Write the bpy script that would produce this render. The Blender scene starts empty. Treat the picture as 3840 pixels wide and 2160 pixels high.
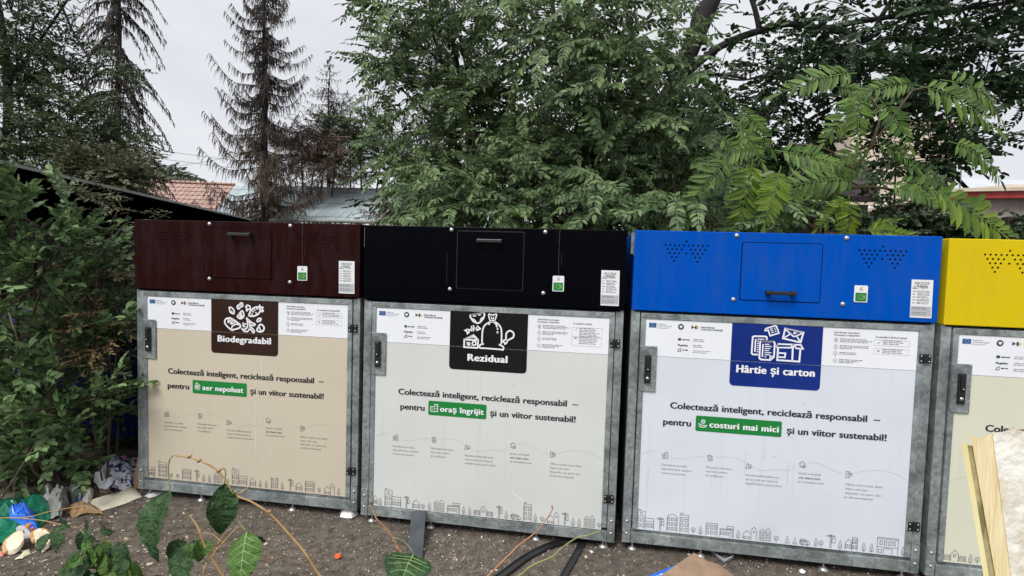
import bpy, math, random
import numpy as np
from mathutils import Vector, Matrix, noise as mnoise
random.seed(7); rng = np.random.default_rng(11)
SC = bpy.context.scene
COL = SC.collection
R = math.radians

# ---------------------------------------------------------------- camera, sky, sun, exposure
CAMP = np.array([1.29321, -2.82490, 1.52607])
CR = np.array([[0.98865281, -0.03787277, 0.14536603],
               [0.14692318, 0.04220624, -0.98824704],
               [0.03129230, 0.99839085, 0.04729171]])      # columns: right, up, back
FPX = 1900.0
cam = bpy.data.cameras.new('camera')
camo = bpy.data.objects.new('camera', cam); COL.objects.link(camo)
cam.sensor_width = 36; cam.lens = 36 * FPX / 3840; cam.clip_start = .05; cam.clip_end = 600
M4 = Matrix.Identity(4)
for i in range(3):
    for j in range(3): M4[i][j] = CR[i][j]
    M4[i][3] = CAMP[i]
camo.matrix_world = M4
SC.camera = camo

SUN_EL, SUN_AZ = R(52), R(205)      # azimuth clockwise from +Y: behind the camera, a little to its left
w = bpy.data.worlds.new('World'); SC.world = w; w.use_nodes = True
nt = w.node_tree; nt.nodes.clear()
def wn(t, **k):
    n = nt.nodes.new(t)
    for a, b in k.items(): setattr(n, a, b)
    return n
sky = wn('ShaderNodeTexSky'); sky.sky_type = 'NISHITA'; sky.sun_disc = False
sky.sun_elevation = SUN_EL; sky.sun_rotation = SUN_AZ; sky.dust_density = 4; sky.air_density = 1.0
hs = wn('ShaderNodeHueSaturation'); hs.inputs['Saturation'].default_value = .12
tc = wn('ShaderNodeTexCoord'); mp = wn('ShaderNodeMapping'); mp.inputs['Scale'].default_value = (1, 1, 2.6)
nz = wn('ShaderNodeTexNoise'); nz.inputs['Scale'].default_value = 2.2; nz.inputs['Detail'].default_value = 5
cr = wn('ShaderNodeValToRGB'); cr.color_ramp.elements[0].color = (5.7, 5.9, 6.4, 1); cr.color_ramp.elements[1].color = (7.5, 7.65, 7.95, 1)
cr.color_ramp.elements[0].position = .3; cr.color_ramp.elements[1].position = .7
mx = wn('ShaderNodeMixRGB'); mx.inputs[0].default_value = .8
bg = wn('ShaderNodeBackground'); bg.inputs['Strength'].default_value = .1
wo = wn('ShaderNodeOutputWorld')
L = nt.links.new
L(sky.outputs[0], hs.inputs['Color']); L(tc.outputs['Generated'], mp.inputs[0]); L(mp.outputs[0], nz.inputs['Vector'])
L(nz.outputs['Fac'], cr.inputs[0]); L(hs.outputs[0], mx.inputs[1]); L(cr.outputs[0], mx.inputs[2])
L(mx.outputs[0], bg.inputs[0]); L(bg.outputs[0], wo.inputs[0])
sl = bpy.data.lights.new('sun', 'SUN'); sl.energy = 2.25; sl.angle = R(28); sl.color = (1, .98, .95)
so = bpy.data.objects.new('sun', sl); COL.objects.link(so)
sd = Vector((math.sin(SUN_AZ) * math.cos(SUN_EL), math.cos(SUN_AZ) * math.cos(SUN_EL), math.sin(SUN_EL)))
so.rotation_euler = sd.to_track_quat('Z', 'Y').to_euler(); so.location = (0, -6, 12)
SC.view_settings.view_transform = 'Standard'; SC.view_settings.look = 'None'
SC.view_settings.exposure = 0.43; SC.view_settings.gamma = 1
SC.cycles.max_bounces = 6; SC.cycles.transparent_max_bounces = 8

# ---------------------------------------------------------------- design helpers
def ray(px, py):
    d = CR @ np.array([(px - 1920) / FPX, -(py - 1080) / FPX, -1.0])
    return d
def atY(px, py, Y):
    d = ray(px, py); return CAMP + d * ((Y - CAMP[1]) / d[1])
def atZ(px, py, z):
    d = ray(px, py); return CAMP + d * ((z - CAMP[2]) / d[2])
def atD(px, py, D):
    return CAMP + ray(px, py) * D
GZ = -0.055

def tag(o, label=None, cat=None, group=None, kind=None):
    if label: o['label'] = label
    if cat: o['category'] = cat
    if group: o['group'] = group
    if kind: o['kind'] = kind
    return o
def empty(name, loc=(0, 0, 0), label=None, cat=None, group=None):
    o = bpy.data.objects.new(name, None); COL.objects.link(o); o.location = loc; o.empty_display_size = .1
    return tag(o, label, cat, group)
def link(name, me, parent=None, local=False):
    o = bpy.data.objects.new(name, me); COL.objects.link(o)
    if parent is not None:
        o.parent = parent
        if not local: o.matrix_parent_inverse = Matrix.Translation(-Vector(parent.location))
    return o
class MB:
    def __init__(s): s.v = []; s.f = []
    def add(s, vs, fs):
        b = len(s.v); s.v += [tuple(map(float, p)) for p in vs]; s.f += [tuple(i + b for i in f) for f in fs]; return s
    def box(s, x0, x1, y0, y1, z0, z1):
        return s.add([(x0, y0, z0), (x1, y0, z0), (x1, y1, z0), (x0, y1, z0), (x0, y0, z1), (x1, y0, z1), (x1, y1, z1), (x0, y1, z1)],
                     [(0, 3, 2, 1), (4, 5, 6, 7), (0, 1, 5, 4), (1, 2, 6, 5), (2, 3, 7, 6), (3, 0, 4, 7)])
    def prism(s, poly, y0, y1):     # outline in x,z ; extruded in y
        n = len(poly)
        return s.add([(x, y0, z) for x, z in poly] + [(x, y1, z) for x, z in poly],
                     [tuple(range(n)), tuple(range(2 * n - 1, n - 1, -1))] + [(i, i + n, (i + 1) % n + n, (i + 1) % n) for i in range(n)])
    def slab(s, pts, off):          # planar polygon thickened by an offset vector
        n = len(pts); off = np.array(off)
        return s.add([tuple(p) for p in pts] + [tuple(np.array(p) + off) for p in pts],
                     [tuple(range(n)), tuple(range(2 * n - 1, n - 1, -1))] + [(i, i + n, (i + 1) % n + n, (i + 1) % n) for i in range(n)])
    def tube(s, pts, rad, n=6, cap=True):
        pts = [np.array(p, float) for p in pts]
        if not hasattr(rad, '__len__'): rad = [rad] * len(pts)
        vs = []; ref = np.array([.3, .2, .93])
        for i, p in enumerate(pts):
            t = pts[min(i + 1, len(pts) - 1)] - pts[max(i - 1, 0)]
            t = t / (np.linalg.norm(t) + 1e-9)
            a = np.cross(t, ref)
            if np.linalg.norm(a) < .2: a = np.cross(t, (1, 0, 0))
            a /= np.linalg.norm(a); b = np.cross(t, a); ref = np.cross(a, t) if abs(np.dot(np.cross(a, t), ref)) > .5 else ref
            for k in range(n):
                an = 2 * math.pi * k / n
                vs.append(p + rad[i] * (math.cos(an) * a + math.sin(an) * b))
        fs = []
        for i in range(len(pts) - 1):
            for k in range(n):
                fs.append((i * n + k, i * n + (k + 1) % n, (i + 1) * n + (k + 1) % n, (i + 1) * n + k))
        if cap: fs += [tuple(range(n))[::-1], tuple(range((len(pts) - 1) * n, len(pts) * n))]
        return s.add(vs, fs)
    def disc(s, x, z, r, y, n=10):
        return s.add([(x + r * math.cos(2 * math.pi * k / n), y, z + r * math.sin(2 * math.pi * k / n)) for k in range(n)], [tuple(range(n))])
    def dome(s, x, z, r, y, h, n=10):
        vs = []; 
        for j, (rr, hh) in enumerate(((1, 0), (.85, .55), (.5, .88))):
            vs += [(x + r * rr * math.cos(2 * math.pi * k / n), y - h * hh, z + r * rr * math.sin(2 * math.pi * k / n)) for k in range(n)]
        vs.append((x, y - h, z)); fs = []
        for j in range(2):
            fs += [(j * n + k, j * n + (k + 1) % n, (j + 1) * n + (k + 1) % n, (j + 1) * n + k) for k in range(n)]
        fs += [(2 * n + k, 2 * n + (k + 1) % n, 3 * n) for k in range(n)]
        return s.add(vs, fs)
    def stroke(s, pts, wd, y, closed=False):   # line of width wd in the x,z plane at depth y
        pts = [np.array(p, float) for p in pts]
        if closed: pts = pts + [pts[0], pts[1]]
        n = len(pts)
        if n < 2: return s
        L_, R_ = [], []
        for i in range(n):
            a = pts[i] - pts[i - 1] if i else pts[1] - pts[0]
            b = pts[i + 1] - pts[i] if i < n - 1 else a
            a = a / (np.linalg.norm(a) + 1e-9); b = b / (np.linalg.norm(b) + 1e-9)
            m = a + b
            if np.linalg.norm(m) < .3: m = b
            m /= np.linalg.norm(m); nn = np.array([-m[1], m[0]])
            k = min(1 / max(.5, abs(np.dot(m, b))), 1.7) * wd / 2
            L_.append(pts[i] + nn * k); R_.append(pts[i] - nn * k)
        return s.add([(p[0], y, p[1]) for p in L_] + [(p[0], y, p[1]) for p in R_], [(i, i + 1, n + i + 1, n + i) for i in range(n - 1)])
    def build(s, name, mat, parent=None, smooth=False, bevel=0, local=False):
        me = bpy.data.meshes.new(name); me.from_pydata(s.v, [], s.f); me.update()
        if smooth: me.polygons.foreach_set('use_smooth', [True] * len(me.polygons))
        o = link(name, me, parent, local)
        if mat: me.materials.append(mat)
        if bevel:
            m = o.modifiers.new('bevel', 'BEVEL'); m.width = bevel; m.segments = 2; m.limit_method = 'ANGLE'
        return o
def npmesh(name, V, F, mat, parent=None, smooth=False):
    me = bpy.data.meshes.new(name); V = np.asarray(V, np.float32); F = np.asarray(F, np.int32)
    me.vertices.add(len(V)); me.vertices.foreach_set('co', V.ravel())
    k = F.shape[1]
    me.loops.add(F.size); me.loops.foreach_set('vertex_index', F.ravel())
    me.polygons.add(len(F)); me.polygons.foreach_set('loop_start', np.arange(0, F.size, k, dtype=np.int32))
    me.polygons.foreach_set('loop_total', np.full(len(F), k, np.int32))
    if smooth: me.polygons.foreach_set('use_smooth', np.ones(len(F), bool))
    me.update(calc_edges=True); me.validate()
    me.materials.append(mat)
    return link(name, me, parent)

# ---------------------------------------------------------------- materials
def M(name, c1, c2=None, scale=8, rough=.6, metal=0, bump=0, bscale=None, spec=.5, stretch=(1, 1, 1), detail=6, lo=.35, hi=.65, coat=0, trans=0, island=0):
    m = bpy.data.materials.new(name); m.use_nodes = True; t = m.node_tree; N = t.nodes; p = N['Principled BSDF']
    p.inputs['Roughness'].default_value = rough; p.inputs['Metallic'].default_value = metal
    p.inputs['Specular IOR Level'].default_value = spec
    if coat: p.inputs['Coat Weight'].default_value = coat
    p.inputs['Base Color'].default_value = (*c1, 1)
    if c2 or bump:
        tc = N.new('ShaderNodeTexCoord'); mp = N.new('ShaderNodeMapping'); mp.inputs['Scale'].default_value = stretch
        t.links.new(tc.outputs['Object'], mp.inputs[0])
    if c2:
        n = N.new('ShaderNodeTexNoise'); n.inputs['Scale'].default_value = scale; n.inputs['Detail'].default_value = detail
        n.inputs['Roughness'].default_value = .6
        t.links.new(mp.outputs[0], n.inputs['Vector'])
        r = N.new('ShaderNodeValToRGB'); r.color_ramp.elements[0].color = (*c1, 1); r.color_ramp.elements[1].color = (*c2, 1)
        r.color_ramp.elements[0].position = lo; r.color_ramp.elements[1].position = hi
        if island:
            g = N.new('ShaderNodeNewGeometry'); mm = N.new('ShaderNodeMath'); mm.operation = 'MULTIPLY_ADD'
            mm.inputs[1].default_value = island
            s2 = N.new('ShaderNodeMath'); s2.operation = 'SUBTRACT'; s2.inputs[1].default_value = island / 2
            t.links.new(g.outputs['Random Per Island'], mm.inputs[0]); t.links.new(n.outputs['Fac'], s2.inputs[0]); t.links.new(s2.outputs[0], mm.inputs[2])
            t.links.new(mm.outputs[0], r.inputs[0])
        else: t.links.new(n.outputs['Fac'], r.inputs[0])
        t.links.new(r.outputs[0], p.inputs['Base Color'])
        colout = r.outputs[0]
    if bump:
        b = N.new('ShaderNodeTexNoise'); b.inputs['Scale'].default_value = bscale or scale * 2; b.inputs['Detail'].default_value = 6
        t.links.new(mp.outputs[0], b.inputs['Vector'])
        bn = N.new('ShaderNodeBump'); bn.inputs['Strength'].default_value = bump; bn.inputs['Distance'].default_value = .01
        t.links.new(b.outputs['Fac'], bn.inputs['Height']); t.links.new(bn.outputs[0], p.inputs['Normal'])
    if trans:
        tr = N.new('ShaderNodeBsdfTranslucent'); ms = N.new('ShaderNodeMixShader'); ms.inputs[0].default_value = trans
        if c2: t.links.new(colout, tr.inputs[0])
        else: tr.inputs[0].default_value = (*c1, 1)
        t.links.new(p.outputs[0], ms.inputs[1]); t.links.new(tr.outputs[0], ms.inputs[2])
        t.links.new(ms.outputs[0], N['Material Output'].inputs[0])
    return m
def nodes(m): return m.node_tree.nodes, m.node_tree.links.new, m.node_tree.nodes['Principled BSDF']

def galv(name, k=1.0):
    m = M(name, (.12 * k, .138 * k, .14 * k), (.27 * k, .30 * k, .30 * k), scale=7, rough=.42, metal=.35, bump=.12, bscale=60)
    N, L, p = nodes(m)
    v = N.new('ShaderNodeTexVoronoi'); v.inputs['Scale'].default_value = 55; tc = N.new('ShaderNodeTexCoord')
    n = N.new('ShaderNodeTexNoise'); n.inputs['Scale'].default_value = 30; n.inputs['Detail'].default_value = 4
    L(tc.outputs['Object'], n.inputs['Vector']); 
    ad = N.new('ShaderNodeMixRGB'); ad.blend_type = 'ADD'; ad.inputs[0].default_value = .04
    L(tc.outputs['Object'], ad.inputs[1]); L(n.outputs['Color'], ad.inputs[2]); L(ad.outputs[0], v.inputs['Vector'])
    mr = N.new('ShaderNodeMapRange'); mr.inputs['To Min'].default_value = .80; mr.inputs['To Max'].default_value = 1.25
    L(v.outputs['Color'], mr.inputs[0])
    mu = N.new('ShaderNodeMixRGB'); mu.blend_type = 'MULTIPLY'; mu.inputs[0].default_value = 1
    src = p.inputs['Base Color'].links[0].from_socket
    L(src, mu.inputs[1]); L(mr.outputs[0], mu.inputs[2]); L(mu.outputs[0], p.inputs['Base Color'])
    mr2 = N.new('ShaderNodeMapRange'); mr2.inputs['To Min'].default_value = .32; mr2.inputs['To Max'].default_value = .6
    L(v.outputs['Color'], mr2.inputs[0]); L(mr2.outputs[0], p.inputs['Roughness'])
    return m
def poster_mat(name, c, dirt=(.30, .29, .26), amt=.5):
    m = M(name, c, rough=.38, spec=.4)
    N, L, p = nodes(m); tc = N.new('ShaderNodeTexCoord')
    # vertical rain streaks + sparse specks + a soft mottling, all in the board's own coordinates
    mp = N.new('ShaderNodeMapping'); mp.inputs['Scale'].default_value = (26, 1, 1.1); L(tc.outputs['Object'], mp.inputs[0])
    a = N.new('ShaderNodeTexNoise'); a.inputs['Scale'].default_value = 1; a.inputs['Detail'].default_value = 3; L(mp.outputs[0], a.inputs['Vector'])
    ra = N.new('ShaderNodeMapRange'); ra.inputs['From Min'].default_value = .56; ra.inputs['From Max'].default_value = .8; ra.inputs['To Max'].default_value = .35; L(a.outputs['Fac'], ra.inputs[0])
    b = N.new('ShaderNodeTexNoise'); b.inputs['Scale'].default_value = 45; b.inputs['Detail'].default_value = 2; L(tc.outputs['Object'], b.inputs['Vector'])
    rb = N.new('ShaderNodeMapRange'); rb.inputs['From Min'].default_value = .70; rb.inputs['From Max'].default_value = .78; rb.inputs['To Max'].default_value = .9; L(b.outputs['Fac'], rb.inputs[0])
    c_ = N.new('ShaderNodeTexNoise'); c_.inputs['Scale'].default_value = 2.2; c_.inputs['Detail'].default_value = 6; L(tc.outputs['Object'], c_.inputs['Vector'])
    rc = N.new('ShaderNodeMapRange'); rc.inputs['From Min'].default_value = .45; rc.inputs['From Max'].default_value = .75; rc.inputs['To Max'].default_value = .30; L(c_.outputs['Fac'], rc.inputs[0])
    s1 = N.new('ShaderNodeMath'); s1.operation = 'MAXIMUM'; L(ra.outputs[0], s1.inputs[0]); L(rb.outputs[0], s1.inputs[1])
    s2 = N.new('ShaderNodeMath'); s2.operation = 'MAXIMUM'; L(s1.outputs[0], s2.inputs[0]); L(rc.outputs[0], s2.inputs[1])
    s3 = N.new('ShaderNodeMath'); s3.operation = 'MULTIPLY'; s3.inputs[1].default_value = amt; L(s2.outputs[0], s3.inputs[0])
    mx = N.new('ShaderNodeMixRGB'); mx.inputs[1].default_value = (*c, 1); mx.inputs[2].default_value = (*dirt, 1)
    L(s3.outputs[0], mx.inputs[0]); L(mx.outputs[0], p.inputs['Base Color'])
    bn = N.new('ShaderNodeBump'); bn.inputs['Strength'].default_value = .06; bn.inputs['Distance'].default_value = .004; L(c_.outputs['Fac'], bn.inputs['Height']); L(bn.outputs[0], p.inputs['Normal'])
    return m
def paint(name, c, rough=.35, dust=.05):
    c2 = tuple(min(1, x * .86 + dust * .25) for x in c)
    return M(name, c, c2, scale=5, rough=rough, bump=.03, bscale=180, spec=.04, stretch=(2.5, 1, .7), lo=.45, hi=.8)

MT = dict(
 galv=galv('galvanised_steel', 1.25), galvd=galv('galvanised_steel_dark', .8),
 dark=M('dark_gap', (.002, .002, .002), rough=.9, spec=.05), black=M('black_plastic', (.012, .012, .013), rough=.38),
 bolt=M('bolt_steel', (.55, .56, .55), rough=.3, metal=.8), zinc=M('zinc_plated', (.5, .5, .5), rough=.35, metal=.7),
 white=poster_mat('printed_white_board', (.78, .80, .84), amt=.25), ink=M('dark_ink', (.018, .018, .022), rough=.5),
 inkg=M('grey_ink', (.19, .19, .20), rough=.6), inkl=M('light_grey_ink', (.42, .43, .45), rough=.6), wave=M('faint_line_ink', (.50, .50, .51), rough=.6), whiteink=M('white_ink', (.80, .81, .84), rough=.45),
 green=M('green_ink', (.006, .20, .035), rough=.4), flag=M('flag_blue_ink', (.012, .10, .30), rough=.4), navy=M('navy_ink', (.03, .035, .09), rough=.5),
 yellowink=M('yellow_ink', (.75, .5, .08), rough=.5), label=M('paper_label', (.74, .75, .77), rough=.5),
 wear=M('dusty_edge_wear', (.006, .006, .007), (.020, .019, .019), scale=40, rough=.8),
 gink=M('tick_green_ink', (.35, .5, .15), rough=.5), rink=M('cross_red_ink', (.55, .25, .25), rough=.5),
)

# ---------------------------------------------------------------- text
_tc = {}
def glyphs(s, bold=0, res=3, sp=1):
    k = (s, bold, res, sp)
    if k not in _tc:
        c = bpy.data.curves.new('text', 'FONT'); c.body = s; c.size = 1; c.offset = bold; c.resolution_u = res; c.space_character = sp
        o = bpy.data.objects.new('text', c); COL.objects.link(o)
        bpy.context.view_layer.update()
        m = bpy.data.meshes.new_from_object(o)
        vs = [(v.co.x, v.co.y) for v in m.vertices]; fs = [tuple(p.vertices) for p in m.polygons]
        bpy.data.objects.remove(o); bpy.data.curves.remove(c); bpy.data.meshes.remove(m)
        x0 = min(v[0] for v in vs); x1 = max(v[0] for v in vs)
        _tc[k] = (vs, fs, x0, x1)
    return _tc[k]
def text(mb, s, x0, x1, z, size, y, bold=0, res=2, sp=1):
    vs, fs, a, b = glyphs(s, 0, res, sp)
    kx = (x1 - x0) / (b - a) if x1 else size
    # heavier weight: the outline struck several times, each strike a hair in front of the last
    for k, (ox, oz) in enumerate(((-bold, 0), (bold, 0), (0, bold * .3), (0, -bold * .3)) if bold > .015 else ((0, 0),)):
        mb.add([(x0 + (v[0] - a + ox) * kx, y - .00025 * k, z + (v[1] + oz) * size) for v in vs], fs)
    return mb
def dashes(mb, x0, x1, z, y, h=.0035):
    x = x0
    while x < x1 - .004:
        l = min(random.uniform(.008, .03), x1 - x); mb.add([(x, y, z), (x + l, y, z), (x + l, y, z + h), (x, y, z + h)], [(0, 1, 2, 3)]); x += l + .0035
def arc(cx, cz, r, a0=0, a1=360, n=14, rx=None):
    rx = rx or r
    return [(cx + rx * math.cos(R(a0 + (a1 - a0) * i / n)), cz + r * math.sin(R(a0 + (a1 - a0) * i / n))) for i in range(n + 1)]
def smooth2(pts, n=5):
    out = []; P = [np.array(p, float) for p in pts]
    for i in range(len(P) - 1):
        p0 = P[max(i - 1, 0)]; p1 = P[i]; p2 = P[i + 1]; p3 = P[min(i + 2, len(P) - 1)]
        for k in range(n):
            t = k / n
            out.append(.5 * ((2 * p1) + (p2 - p0) * t + (2 * p0 - 5 * p1 + 4 * p2 - p3) * t * t + (3 * p1 - p0 - 3 * p2 + p3) * t ** 3))
    out.append(P[-1]); return out

# ---------------------------------------------------------------- ground
m = M('earth_and_worn_asphalt', (.042, .034, .027), (.17, .14, .112), scale=26, rough=.85, bump=1.0, bscale=110, lo=.3, hi=.72)
N_, L_, p_ = nodes(m)
tc_ = N_.new('ShaderNodeTexCoord'); v_ = N_.new('ShaderNodeTexVoronoi'); v_.inputs['Scale'].default_value = 95; L_(tc_.outputs['Object'], v_.inputs['Vector'])
rr_ = N_.new('ShaderNodeMapRange'); rr_.inputs['From Min'].default_value = .34; rr_.inputs['From Max'].default_value = .22; L_(v_.outputs['Distance'], rr_.inputs[0])
sp_ = N_.new('ShaderNodeSeparateColor'); L_(v_.outputs['Color'], sp_.inputs[0])
gt_ = N_.new('ShaderNodeMath'); gt_.operation = 'GREATER_THAN'; gt_.inputs[1].default_value = .42; L_(sp_.outputs[0], gt_.inputs[0])
n2_ = N_.new('ShaderNodeTexNoise'); n2_.inputs['Scale'].default_value = 1.6; L_(tc_.outputs['Object'], n2_.inputs['Vector'])
r2_ = N_.new('ShaderNodeMapRange'); r2_.inputs['From Min'].default_value = .38; r2_.inputs['From Max'].default_value = .6; L_(n2_.outputs['Fac'], r2_.inputs[0])
a_ = N_.new('ShaderNodeMath'); a_.operation = 'MULTIPLY'; L_(rr_.outputs[0], a_.inputs[0]); L_(gt_.outputs[0], a_.inputs[1])
b_ = N_.new('ShaderNodeMath'); b_.operation = 'MULTIPLY'; L_(a_.outputs[0], b_.inputs[0]); L_(r2_.outputs[0], b_.inputs[1])
mx_ = N_.new('ShaderNodeMixRGB'); L_(b_.outputs[0], mx_.inputs[0]); L_(p_.inputs['Base Color'].links[0].from_socket, mx_.inputs[1]); mx_.inputs[2].default_value = (.24, .20, .16, 1)
L_(mx_.outputs[0], p_.inputs['Base Color'])
MT['ground'] = m
def gheight(x, y):
    k = 1 if -4.5 < x < 5.5 and -3 < y < 2 else 0
    return GZ + k * (.006 * mnoise.noise((x * 3, y * 3, 0)) + .004 * mnoise.noise((x * 11, y * 11, 3)))
xs = [-150, -60, -20, -10, -6] + [-4.5 + .08 * i for i in range(126)] + [7, 10, 20, 60, 150]
ys = [-60, -20, -8, -5] + [-3 + .08 * i for i in range(64)] + [3, 5, 9, 20, 60, 200]
g = MB(); nx = len(xs)
g.v = [(x, y, gheight(x, y)) for y in ys for x in xs]
g.f = [(j * nx + i, j * nx + i + 1, (j + 1) * nx + i + 1, (j + 1) * nx + i) for j in range(len(ys) - 1) for i in range(nx - 1)]
tag(g.build('ground', MT['ground'], smooth=True), kind='structure')
# loose grit
MT['grit'] = M('grit', (.14, .11, .08), (.52, .45, .36), scale=60, rough=.8, island=1.4)
V = []; F = []
base = np.array([(1, 0, 0), (-1, 0, 0), (0, 1, 0), (0, -1, 0), (0, 0, 1), (0, 0, -1)], float)
tri = np.array([(0, 2, 4), (2, 1, 4), (1, 3, 4), (3, 0, 4), (2, 0, 5), (1, 2, 5), (3, 1, 5), (0, 3, 5)])
n = 26000
px = rng.uniform(-4, 5, n); py = rng.uniform(-1.6, .5, n); keep = []
for i in range(n):
    if mnoise.noise((px[i] * 1.3, py[i] * 1.3, 5)) > rng.uniform(-.5, .35): keep.append(i)
for j, i in enumerate(keep):
    s = rng.uniform(.002, .006) * (1 if rng.random() > .04 else 2.2)
    q = base * s * rng.uniform(.6, 1.4, 3) * (1, 1, .7); a = rng.uniform(0, 6.28)
    q = q @ np.array([[math.cos(a), -math.sin(a), 0], [math.sin(a), math.cos(a), 0], [0, 0, 1]])
    V.append(q + (px[i], py[i], gheight(px[i], py[i]) + s * .3)); F.append(tri + 6 * j)
tag(npmesh('gravel', np.concatenate(V), np.concatenate(F), MT['grit']), 'fine pale grit scattered over the brown ground', 'gravel', kind='stuff')

# ---------------------------------------------------------------- waste containers
PY = -.0030; SY = -.0045; TY = -.0060      # poster, sign, lettering planes (local y of each container)
def rrect(x0, x1, z0, z1, r, top=True, n=5):
    p = []
    cs = [(x1 - r, z0 + r, -90, 0), (x1 - r, z1 - r, 0, 90), (x0 + r, z1 - r, 90, 180), (x0 + r, z0 + r, 180, 270)]
    for k, (cx, cz, a0, a1) in enumerate(cs):
        if not top and k in (1, 2): p.append((x1 if k == 1 else x0, z1)); continue
        p += arc(cx, cz, r, a0, a1, n)
    return p
def flat(mb, poly, y): return mb.add([(x, y, z) for x, z in poly], [tuple(range(len(poly)))])
SW = .0024
def el(mb, kind, x0, x1, z0=.080, y=TY):
    w = x1 - x0; c = (x0 + x1) / 2
    S = lambda p, cl=False: mb.stroke([(a, max(b, z0)) for a, b in p], SW, y, cl)
    def rows(xa, xb, za, zb, nx, nz, arch=False):
        for i in range(nx):
            for j in range(nz):
                cx = xa + (xb - xa) * (i + .5) / nx; cz = za + (zb - za) * (j + .5) / nz; hw = (xb - xa) / nx * .27; hh = (zb - za) / nz * .3
                S([(cx - hw, cz - hh), (cx - hw, cz + hh), (cx + hw, cz + hh), (cx + hw, cz - hh)], True)
    if kind == 'round':
        S(arc(c, z0 + .024, w * .48)); S([(c, z0), (c, z0 + .03)]); S([(c - .005, z0 + .024), (c, z0 + .018)])
    elif kind == 'oval':
        S([(c - w * .1, z0 + .004), (c - w * .38, z0 + .01), (c - w * .2, z0 + .034), (c, z0 + .048), (c + w * .2, z0 + .034), (c + w * .38, z0 + .01), (c + w * .1, z0 + .004)], True)
        S([(c, z0), (c, z0 + .026)])
    elif kind == 'post':
        S([(c - .003, z0), (c - .003, z0 + .076)]); S([(c + .003, z0), (c + .003, z0 + .076)]); S([(x0, z0 + .063), (x1, z0 + .063)]); S([(x0, z0 + .068), (x1, z0 + .068)])
        S([(c + .006, z0 + .03), (c + .006, z0 + .054), (x1, z0 + .054), (x1, z0 + .03)], True)
    elif kind in ('tall', 'mid'):
        h = .10 if kind == 'tall' else .07
        S([(x0, z0), (x0, z0 + h), (x1, z0 + h), (x1, z0)]); S([(x0, z0 + h * .86), (x1, z0 + h * .86)])
        if kind == 'tall': S([(x0 + .003, z0 + h), (x0 + .003, z0 + h + .01), (x0 + .012, z0 + h + .01), (x0 + .012, z0 + h)])
        rows(x0, x1, z0 + .005, z0 + h * .83, 2 if w < .055 else 3, 3 if kind == 'tall' else 2)
    elif kind == 'gable':
        S([(x0, z0), (x0, z0 + .036), (c, z0 + .058), (x1, z0 + .036), (x1, z0)]); rows(x0, x1, z0 + .004, z0 + .036, 2, 1)
    elif kind == 'tgable':
        S([(x0, z0), (x0, z0 + .085), (c, z0 + .10), (x1, z0 + .085), (x1, z0)]); rows(x0, x1, z0 + .003, z0 + .083, 3, 3)
    elif kind == 'twin':
        S([(x0, z0), (x0, z0 + .05), (x0 + w * .25, z0 + .066), (x0 + w * .5, z0 + .05), (x0 + w * .5, z0)]); rows(x0, x0 + w * .5, z0, z0 + .052, 1, 3)
        S([(x0 + w * .5, z0 + .056), (x0 + w * .75, z0 + .074), (x1, z0 + .056), (x1, z0)]); rows(x0 + w * .5, x1, z0, z0 + .056, 1, 3)
    elif kind == 'pair':
        S([(x0, z0), (x0, z0 + .03), (x0 + w * .3, z0 + .05), (x0 + w * .6, z0 + .03), (x0 + w * .6, z0)]); S([(x0 + w * .6, z0 + .055), (x0 + w * .8, z0 + .072), (x1, z0 + .055), (x1, z0)])
        S([(x0 + w * .6, z0 + .03), (x0 + w * .6, z0 + .055)]); rows(x0, x0 + w * .6, z0, z0 + .02, 2, 1); S(arc(x0 + w * .8, z0 + .045, .004))
    elif kind == 'shop':
        S([(x0, z0), (x0, z0 + .045), (x1, z0 + .045), (x1, z0)]); S([(x0, z0 + .04), (x1, z0 + .04)]); rows(x0, x0 + w * .7, z0 + .008, z0 + .034, 3, 1); S([(x0 + w * .75, z0), (x0 + w * .75, z0 + .03), (x0 + w * .93, z0 + .03), (x0 + w * .93, z0)])
        S([(c, z0 + .05), (c, z0 + .062), (x1, z0 + .062), (x1, z0 + .05)], True)
    elif kind == 'wide':
        S([(x0, z0), (x0, z0 + .032), (x0 + w * .33, z0 + .032), (x0 + w * .33, z0 + .04), (c, z0 + .062), (x0 + w * .67, z0 + .04), (x0 + w * .67, z0 + .032), (x1, z0 + .032), (x1, z0)])
        S([(x0, z0 + .026), (x0 + w * .33, z0 + .026)]); S([(x0 + w * .67, z0 + .026), (x1, z0 + .026)]); S([(x0 + w * .33, z0), (x0 + w * .33, z0 + .034)]); S([(x0 + w * .67, z0), (x0 + w * .67, z0 + .034)])
        rows(x0, x0 + w * .33, z0 + .003, z0 + .024, 2, 1); rows(x0 + w * .67, x1, z0 + .003, z0 + .024, 2, 1); rows(c - .01, c + .01, z0 + .022, z0 + .042, 1, 1)
    elif kind == 'block':
        S([(x0, z0), (x0, z0 + .10), (x0 + w * .45, z0 + .10), (x0 + w * .45, z0)]); S([(x0, z0 + .07), (x0 + w * .45, z0 + .07)]); rows(x0, x0 + w * .45, z0 + .003, z0 + .065, 2, 2); S(arc(x0 + w * .22, z0 + .085, .007))
        S([(x0 + .002, z0 + .1), (x0 + .002, z0 + .109), (x0 + .012, z0 + .109), (x0 + .012, z0 + .1)])
        S([(x0 + w * .45, z0 + .062), (x1, z0 + .062), (x1, z0)]); S([(x0 + w * .45, z0 + .045), (x1, z0 + .045)]); rows(x0 + w * .47, x1, z0 + .005, z0 + .04, 3, 1)
    elif kind == 'hall':
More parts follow.
